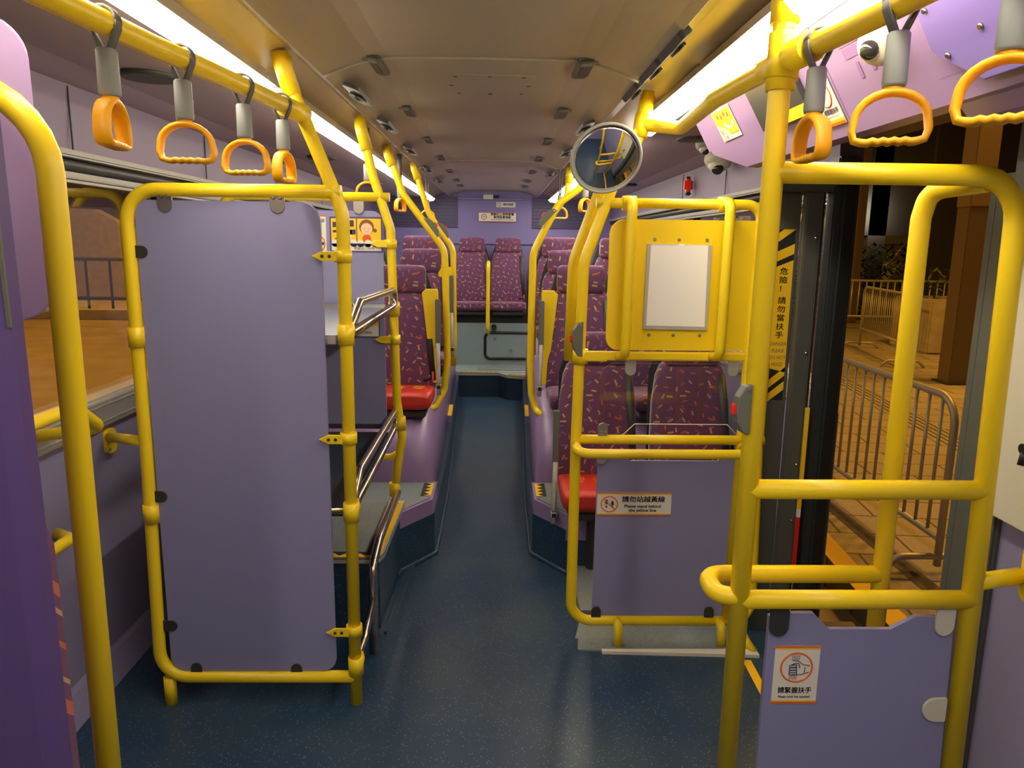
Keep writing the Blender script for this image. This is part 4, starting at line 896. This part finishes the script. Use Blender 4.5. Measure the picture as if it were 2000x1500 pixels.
# ghost of removed notices
t = thing('faded_notice', 'faint purple print on the lilac door housing left of the dome camera', 'notice', onH(1.5, .05))
mb = MB(); M['ghost'] = mat('faded_print', (.24, .135, .36), .5); boardH(mb, 1.555, 1.475, .048, .075, 'ghost', .001, .0005); boardH(mb, 1.550, 1.475, .079, .100, 'ghost', .001, .0005); boardH(mb, 1.52, 1.508, .112, .145, 'ghost', .001, .0005); boardH(mb, 1.47, 1.458, .105, .14, 'ghost', .001, .0005); mb.build('print', t)
def dome(name, loc, d, sc, lab, col='cream'):
    t = thing('dome_camera', lab, 'camera', loc, None); d = Vector(d).normalized(); q = d.to_track_quat('-Z', 'Y').to_matrix(); L = Vector(loc)
    mb = MB(); Rg = [[L+q@Vector((r*math.cos(2*PI*k/24), r*math.sin(2*PI*k/24), z)) for k in range(24)] for z, r in ((0, .040), (-.022, .038), (-.034, .030), (-.036, .024))]
    for r_ in Rg:
        for i, v in enumerate(r_): r_[i] = L+(v-L)*sc
    mb.rings(Rg, col); mb.build('housing', t)
    mb = MB(); c = L+q@Vector((0, 0, -.030))*sc; mb.ball(c, .024*sc, 'cream'); mb.build('ball', t)
    mb = MB(); c = L+q@Vector((-.006, 0, -.042))*sc; mb.ball(c, .0175*sc, 'lens'); mb.build('lens', t)
dome('c', onH(1.40, .100, .0), nH+Vector((0, -.25, 0)), 1.0, 'white dome camera on the door housing behind the large right strap')
dome('c', (.915, 3.40, 1.872), (-.1, -.35, -1), 1.0, 'small grey dome camera beside the round speaker on the right ceiling', 'graytrim')
dome('c', (1.10, 3.80, 1.862), (-.30, -.35, -.9), 1.75, 'larger cream dome camera on the right ceiling above the small red device')
dome('c', onH(1.985, .02, .0), nH, .85, 'white dome camera hidden behind the tall entrance pole')
# near equipment box with blue-purple cover
t = thing('equipment_box', 'blue-purple equipment cover with silver screws at the top right', 'cover panel', (.72, 1.1, 1.75))
mb = MB(); mb.prism([(0, -.01), (0, .150), (-.02, .168), (-.09, .222), (-.55, .222), (-.55, -.01)], onH(1.262, .0, .006), (0, 1, 0), sv, .012 if Vector(Y).cross(sv).dot(nH) > 0 else -.012, 'bpur', .003); mb.build('cover', t)
for y, s in ((1.236, .088), (1.225, .166), (1.133, .145), (1.05, .09)): mb = MB(); p = onH(y, s, .018); mb.cyl(p, p+nH*.004, .0055, 'steel', .004, 12); mb.build('screw', t)
mb = MB(); mb.prism([(.74, 1.70), (.80, 1.635), (1.17, 1.66), (1.17, 1.74)], (0, 1.30, 0), X, Z, 2.2, 'grp', .01); struct(mb, 'door_housing')
# little yellow tab light
t = thing('yellow_tab', 'small yellow plastic tab on the door housing seen through the large strap', 'latch', onH(1.42, .17))
mb = MB(); mb.box((.775, 1.44, 1.692), (.03, .05, .012), 'yplast', .004); mb.box((.80, 1.42, 1.690), (.05, .016, .008), 'yplast', .003); mb.build('tab', t)
# red device on the right wall
t = thing('emergency_device', 'small red emergency device on the right wall under the dome cameras', 'emergency device', (1.15, 4.6, 1.76))
mb = MB(); mb.box((1.14, 4.55, 1.775), (.05, .055, .075), 'redb', .012); mb.build('red_body', t); mb = MB(); mb.box((1.14, 4.55, 1.725), (.03, .05, .02), 'black', .005); mb.cyl((1.14, 4.55, 1.81), (1.14, 4.55, 1.825), .012, 'black'); mb.build('base', t)

# door leaf (folded open at the far side)
t = thing('door_leaf', 'dark grey folded entrance door leaf with yellow danger sign', 'door', (1.05, 2.55, 0))
mb = MB(); mb.box((.985, 2.56, .80), (.085, .035, 1.62), 'door', .004); mb.build('sign_post', t)
mb = MB(); mb.box((1.055, 2.52, .80), (.055, .04, 1.62), 'door', .004); mb.box((1.082, 2.52, .80), (.012, .05, 1.60), 'black', .003)
o = mb.build('leaf_frame', t)
for z in (1.45, 1.06, .66, .45): mb = MB(); mb.ball((1.066, 2.498, z), .006, 'steel', n=8); mb.build('bolt', o)
mb = MB(); mb.box((1.120, 2.50, .80), (.030, .06, 1.64), 'rubber', .006); mb.box((1.152, 2.50, .80), (.045, .08, 1.66), 'black', .006); mb.build('rubber_seal', t)
mb = MB(); mb.box((1.0835, 2.485, .685), (.011, .012, .37), 'yel'); mb.box((1.0835, 2.485, .485), (.011, .012, .03), 'whitem'); mb.box((1.0835, 2.485, .35), (.011, .012, .24), 'redw'); mb.build('marking_strip', t, label='yellow, white and red edge strip')
mb = MB(); mb.box((1.04, 2.54, 1.625), (.24, .12, .05), 'door', .006); mb.build('top_arm', t)
# danger sign
mb = MB(); yd = 2.5422; sx, w2 = .984, .060
mb.prism([(sx-w2/2, .885), (sx+w2/2, .885), (sx+w2/2, 1.478), (sx-w2/2, 1.478)], (0, yd, 0), X, Z, .0008, 'blk')
mb.prism([(sx-w2/2, 1.0), (sx+w2/2, .985), (sx+w2/2, 1.375), (sx-w2/2, 1.35)], (0, yd-.0008, 0), X, Z, .0006, 'yel')
for z in (1.478, 1.43, ): mb.prism([(sx-w2/2, z-.062), (sx-w2/2, z-.028), (sx+w2/2-.012*(z > 1.45), z if z < 1.47 else z), (sx+w2/2, z-.034)] if z < 1.47 else [(sx-w2/2, z-.045), (sx-w2/2, z-.015), (sx-w2/2+.02, z), (sx+w2/2, z)], (0, yd-.0008, 0), X, Z, .0006, 'yel')
for z in (.985, .935): mb.prism([(sx-w2/2, z-.062), (sx+w2/2, z-.012), (sx+w2/2, z+.018), (sx-w2/2, z-.032)], (0, yd-.0008, 0), X, Z, .0006, 'yel')
ds = mb.build('danger_sign', t, label='yellow and black striped vertical warning sign')
mb = MB()
for i, ch in enumerate('危險！請勿當扶手'):
    z = [1.335, 1.305, 1.275, 1.235, 1.205, 1.175, 1.145, 1.115][i]
    put_text(mb, ch, .030, (sx, yd-.0014, z), X, Z, 'blk', 1.0, .85, bold=.0006)
for i, wd in enumerate(('DANGER', 'PLEASE', 'DO NOT', 'HOLD')): put_text(mb, wd, .0165, (sx, yd-.0014, 1.085-.024*i), X, Z, 'ink', .85, 1.1)
mb.build('lettering', ds)
# near door leaf and jamb
t = thing('door_leaf', 'dark grey near door leaf edge right of the entrance opening', 'door', (1.17, 1.72, 0))
mb = MB(); mb.box((1.235, 1.775, .80), (.03, .13, 1.60), 'jamb', .006); mb.build('leaf_frame', t)
mb = MB(); mb.box((1.235, 1.855, .80), (.02, .03, 1.60), 'jamb', .003); mb.build('leaf_edge', t)
mb = MB(); mb.box((1.20, 1.68, .80), (.05, .07, 1.62), 'rubber', .008); mb.build('rubber_seal', t)
mb = MB(); mb.box((1.195, 1.64, .85), (.08, .10, 1.70), 'door', .006); struct(mb, 'door_frame_1')
mb = MB(); mb.box((1.20, 2.62, .85), (.08, .08, 1.75), 'door', .006); struct(mb, 'door_frame_2')
mb = MB(); mb.box((1.28, 2.1, -.10), (.20, 1.0, .2), 'dark'); struct(mb, 'door_sill')
# beige wall panel and knob at far right edge
t = thing('side_panel', 'pale beige side panel with a black knob at the right edge of the view', 'panel', (1.1, 1.45, 1.1))
mb = MB(); mb.box((1.148, 1.36, 1.22), (.024, .50, .80), 'cream', .004); mb.prism(rr(.30, .34, .05), (1.13, 1.30, .99), (0, -1, 0), Z, -.02, 'cream', .008); mb.build('panel', t)
mb = MB(); mb.cyl((1.136, 1.47, 1.01), (1.10, 1.47, 1.01), .011, 'black'); mb.tube([(1.11, 1.47, 1.01), (1.10, 1.465, .975)], .008, 'black', 0, 8); mb.build('knob', t)
mb = MB(); mb.prism(rr(.05, .12, .02), (1.132, 1.45, .92), (0, -1, 0), Z, .006, 'yellow', .002); mb.build('yellow_plate', t)

# ================================================================ NEAR LEFT
t = thing('seat_shell', 'deep purple seat back shell with fabric edge, nearest at the left edge', 'seat', (-.8, 1.0, 0))
mb = MB(); mb.prism([(-1.25, .985), (-1.0, .955), (-.735, .965), (-.675, .990), (-.655, 1.005), (-.655, 1.03), (-1.25, 1.03)], (0, 0, 0), X, Y, 1.64, 'dpur', .004); mb.build('shell', t)
mb = MB(); mb.box((-.656, 1.002, 1.46), (.005, .006, .32), 'graypl', .001); mb.build('edge_highlight', t)  # pale strip stands in for the highlight along the shell's bevel
mb = MB(); mb.prism([(-1.2, 0), (-.686, 0), (-.69, .95), (-.72, 1.05), (-1.2, 1.05)], (0, 1.10, 0), X, Z, .07, 'fab', .01); mb.build('backrest', t)
t = thing('cab_screen', 'light purple screen board with rounded corners behind the nearest bent pole', 'screen', (-.85, 1.3, 1.5))
a = Vector((-.757, 1.275, 0)); b = Vector((-.945, 1.14, 0)); uu = (b-a).normalized()
mb = MB(); mb.prism(rr(.26, .475, .06, 8, 0, 1.285, (.05, .05, .05, .06)), a, -uu if False else uu, Z, -.02, 'grp', .004); mb.build('board', t)
mb = MB()
for d, z in ((.105, 1.56), (.09, 1.40)): p = a+uu*d+Vector((0, 0, z)); nn = uu.cross(Vector((0, 0, 1))); nn = nn if nn.x > 0 else -nn; mb = MB(); mb.cyl(p+nn*.02, p+nn*.026, .007, 'steel', .005, 10); mb.build('screw', t)
t = thing('wall_handle', 'yellow horizontal grab handle along the left window sill', 'handrail', (-1.15, 1.7, .95))
mb = MB(); mb.tube([(-1.10, 1.2, .98), (-1.10, 1.90, .985), (-1.10, 2.02, .90), (-1.27, 1.98, .885)], .0165, 'yellow', [0, .04, .03, 0]); mb.build('rail', t)
t = thing('wall_handle', 'short yellow bracket low on the left wall beside the nearest pole', 'handrail', (-1.2, 1.95, .58))
mb = MB(); mb.tube([(-1.20, 1.80, .50), (-1.20, 1.86, .588), (-1.20, 1.99, .585), (-1.27, 2.04, .58)], .0165, 'yellow', .03); mb.build('bracket', t)

# ================================================================ REAR WALL FITTINGS
def grille(x0, x1, lab):
    t = thing('louvred_grille', lab, 'grille', ((x0+x1)/2, Y1, 1.75), 'louvred grilles on the rear wall')
    mb = MB(); mb.box(((x0+x1)/2, Y1-.006, 1.735), (x1-x0, .012, .315), 'black'); mb.build('recess', t)
    mb = MB()
    for k in range(22): mb.box(((x0+x1)/2, Y1-.020, 1.585+k*.0143), (x1-x0, .010, .0052), 'rear')
    mb.build('slats', t)
grille(-1.12, -.42, 'dark louvred grille high on the left of the rear wall'); grille(.36, .90, 'dark louvred grille high on the right of the rear wall')
t = thing('rear_notice', 'wide white notice with a round face symbol in the middle of the rear wall', 'notice', (0, Y1-.03, 1.68))
mb = MB(); mb.prism(rr(.385, .092, .003, 2), (-.005, Y1-.026, 1.685), X, Z, .002, 'white')
for s in (1, -1): mb.box((-.005, Y1-.029, 1.685+s*.044), (.385, .002, .005), 'org')
ring(mb, (-.145, Y1-.029, 1.685), .026, .006, 'brown'); mb.box((-.143, Y1-.030, 1.688), (.03, .002, .006), 'brown'); mb.build('sheet', t)
mb = MB(); put_text(mb, '請緊記上落時會響\n敬請留意梯級', .030, (.045, Y1-.0295, 1.697), X, Z, 'ink', 1, 1, bold=.001)
mb.box((.045, Y1-.029, 1.664), (.24, .001, .003), 'ink'); mb.box((.045, Y1-.029, 1.655), (.24, .001, .003), 'ink'); mb.build('lettering', t)
t = thing('no_smoking_notice', 'small cream notice above the wide white one on the rear wall', 'notice', (.0, Y1-.03, 1.84))
mb = MB(); mb.prism(rr(.20, .052, .002, 2), (.092-.01, Y1-.006, 1.812), X, Z, .002, 'white'); ring(mb, (.012, Y1-.009, 1.812), .015, .005, 'brown'); mb.build('sheet', t)
mb = MB(); put_text(mb, '請勿吸煙', .026, (.105, Y1-.0085, 1.812), X, Z, 'ink', bold=.001); mb.build('lettering', t)
t = thing('ceiling_unit', 'small cream box under the ceiling above the rear notices', 'box', (-.07, 7.8, 1.88))
mb = MB(); mb.box((-.10, 7.80, 1.885), (.10, .08, .045), 'cream', .004); mb.build('casing', t); mb = MB(); mb.box((-.02, 7.80, 1.887), (.06, .06, .03), 'black', .004); mb.build('socket', t)
mb = MB(); mb.prism([(-.46, 1.875), (.36, 1.875), (.28, 1.855), (-.38, 1.855)][::-1], (0, Y1, 0), X, Z, .06, 'rear', .004); struct(mb, 'trim_10')

# ================================================================ OUTSIDE
g = -.2
mb = MB(); mb.box((11.8, 8, g-.1), (20, 34, .2), 'pave'); struct(mb, 'pavement')
mb = MB(); mb.prism([(1.72, -2), (1.82, -2), (1.84, 3.1), (2.08, 6), (1.97, 6), (1.72, 3.1)], (0, 0, g), X, Y, .004, 'yel'); struct(mb, 'kerb_line')
mb = MB(); mb.prism([(2.10, -1), (2.16, -1), (2.16, 3.2), (2.18, 6), (2.12, 6), (2.06, 3.2)], (0, 0, g), X, Y, .003, 'dwall'); struct(mb, 'kerb_line')
mb = MB(); mb.box((-15, 8, -.45), (33.5, 50, .2), 'road'); struct(mb, 'road')
mb = MB()
for k in range(4): mb.prism([(2.9+.06*k, -1), (2.912+.06*k, -1), (4.2+.06*k, 9), (4.188+.06*k, 9)], (0, 0, g), X, Y, .003, 'dark')
struct(mb, 'paving_grooves')
def barrier(p, q, lab, h=.95, n=16, r=.019, br=.009, legs=True, z0=.18, grp='steel crowd barriers'):
    p, q = Vector(p), Vector(q); d = q-p; L = d.length; d.normalize(); nrm = d.cross(Vector((0, 0, 1)))
    t = thing('crowd_barrier', lab, 'barrier', p, grp)
    mb = MB(); mb.tube([p+Vector((0, 0, .04)), p+Vector((0, 0, h)), q+Vector((0, 0, h)), q+Vector((0, 0, .04))], r, 'gsteel', .14, 10); mb.tube([p+Vector((0, 0, z0)), q+Vector((0, 0, z0))], r*.9, 'gsteel', 0, 10); mb.build('frame', t)
    for k in range(1, n):
        mb = MB(); b0 = p+d*(L*k/n); mb.tube([b0+Vector((0, 0, z0)), b0+Vector((0, 0, h))], br, 'gsteel', 0, 8); mb.build('bar', t)
    if legs:
        for e in (p, q):
            mb = MB(); mb.tube([e-nrm*.28+Vector((0, 0, .01)), e-nrm*.20+Vector((0, 0, .09)), e+nrm*.20+Vector((0, 0, .09)), e+nrm*.28+Vector((0, 0, .01))], r*.9, 'gsteel', .06, 10); mb.build('foot', t)
    return t
barrier((2.24, 3.46, g), (2.28, 5.7, g), 'large steel crowd barrier nearest outside the open door', .90, 19)
barrier((5.95, 11.9, g), (5.60, 9.95, g), 'small steel crowd barrier farther away behind the near one', 1.0, 22, .020, .008, True, .33)
barrier((6.2, 14.6, g), (9.2, 14.4, g), 'railing of thin upright bars in the far background', 0.98, 22, .025, .014, False, .28, 'far railings')
t = thing('steel_pillar', 'brown-orange steel pillar standing on the pavement behind the doorway', 'pillar', (5.7, 8.8, g)); mb = MB(); mb.box((5.60, 8.8, .85), (.25, .25, 2.1), 'orpil', .01); mb.build('shaft', t); mb = MB(); mb.box((5.60, 8.8, 3.45), (.27, .27, 3.1), 'orpil2', .01); mb.build('upper_cladding', t); mb = MB(); mb.box((5.60, 8.8, g+.01), (.34, .34, .03), 'dark'); mb.build('base_plate', t)
t = thing('steel_pillar', 'thinner orange steel column far behind the door leaf', 'pillar', (7.75, 16.0, g)); mb = MB(); mb.box((7.75, 16.0, 2.4), (.17, .17, 5.2), 'orpil', .02); mb.build('shaft', t)
t = thing('stone_planter', 'low sand-coloured planter box lit orange beside the steel pillar', 'planter', (7.3, 11.8, g)); mb = MB(); mb.box((7.6, 11.75, g+.42), (1.9, 1.1, .84), 'conc', .03); mb.build('box', t)
mb = MB()
for k in range(260):
    c = Vector((6.75+random.random()*1.7, 11.3+random.random()*.9, .68+random.random()*.42)); a = random.random()*6.3; L = .08+random.random()*.07; d = Vector((math.cos(a), math.sin(a), random.random()-.2)).normalized(); e = d.cross(Vector((0, 0, 1))).normalized()*.022
    mb.faces([c-d*L, c-e, c+d*L, c+e], [(0, 1, 2, 3)], 'leaf')
mb.build('foliage', t)
mb = MB()
for k in range(1500):
    c = Vector((6.8+random.random()*2.6, 16.4+random.random()*.7, -.1+random.random()**1.3*1.6)); a = random.random()*6.3; L = .07+random.random()*.10; d = Vector((math.cos(a), math.sin(a), random.random()-.2)).normalized(); e = d.cross(Vector((0, 0, 1))).normalized()*.04
    mb.faces([c-d*L, c-e, c+d*L, c+e], [(0, 1, 2, 3)], 'leaf')
mb.build('bushes', label='dark leafy bushes behind the far railing', category='bushes', kind='stuff')
mb = MB(); mb.box((9.2, 19.2, 2.5), (8, .2, 5.6), 'wwall')
for zz in (.6, 1.5, 2.4): mb.box((9.2, 19.09, zz), (8, .01, .02), 'dwall')
struct(mb, 'building_wall')
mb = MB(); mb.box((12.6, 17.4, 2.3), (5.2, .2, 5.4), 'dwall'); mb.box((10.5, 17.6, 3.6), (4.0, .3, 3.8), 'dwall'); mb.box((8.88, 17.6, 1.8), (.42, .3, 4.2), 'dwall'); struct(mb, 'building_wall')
t = thing('stair_flight', 'dark diagonal stair flight against the pale far wall', 'stairs', (10.5, 17.5, g))
mb = MB(); mb.prism([(9.5, -.2), (10.2, -.2), (11.5, 1.6), (11.5, 2.1), (11.0, 2.1)], (0, 18.9, 0), X, Z, 1.0, 'dwall'); mb.build('stringer', t); mb = MB(); mb.tube([(9.4, 18.3, .7), (10.6, 18.3, 2.2)], .035, 'gsteel', 0, 8); mb.tube([(9.4, 18.3, -.2), (9.4, 18.3, .75)], .03, 'gsteel', 0, 8); mb.build('handrail', t)
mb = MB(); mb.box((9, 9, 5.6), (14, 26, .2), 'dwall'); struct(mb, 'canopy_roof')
# left side of the street
mb = MB(); mb.box((-14, 21, -.33), (12, 9, .22), 'conc'); struct(mb, 'pavement')
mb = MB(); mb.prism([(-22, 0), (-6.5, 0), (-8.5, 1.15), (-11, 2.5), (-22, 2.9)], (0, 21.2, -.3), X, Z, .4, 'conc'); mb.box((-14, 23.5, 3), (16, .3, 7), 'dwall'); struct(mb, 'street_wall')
t = thing('street_railing', 'dark railing across the road seen through the left window', 'railing', (-11, 17.5, -.3)); mb = MB()
for z in (.25, 1.15): mb.tube([(-16, 17.4, z-.2), (-5, 17.4, z-.2)], .04, 'dark', 0, 8)
mb.build('rails', t)
for k in range(19):
    mb = MB(); mb.tube([(-15+.55*k, 17.4, -.3), (-15+.55*k, 17.4, .95)], .03, 'dark', 0, 6); mb.build('upright', t)
mb = MB(); mb.box((-9.6, 16.6, -.24), (8, .3, .22), 'conc'); struct(mb, 'kerb')
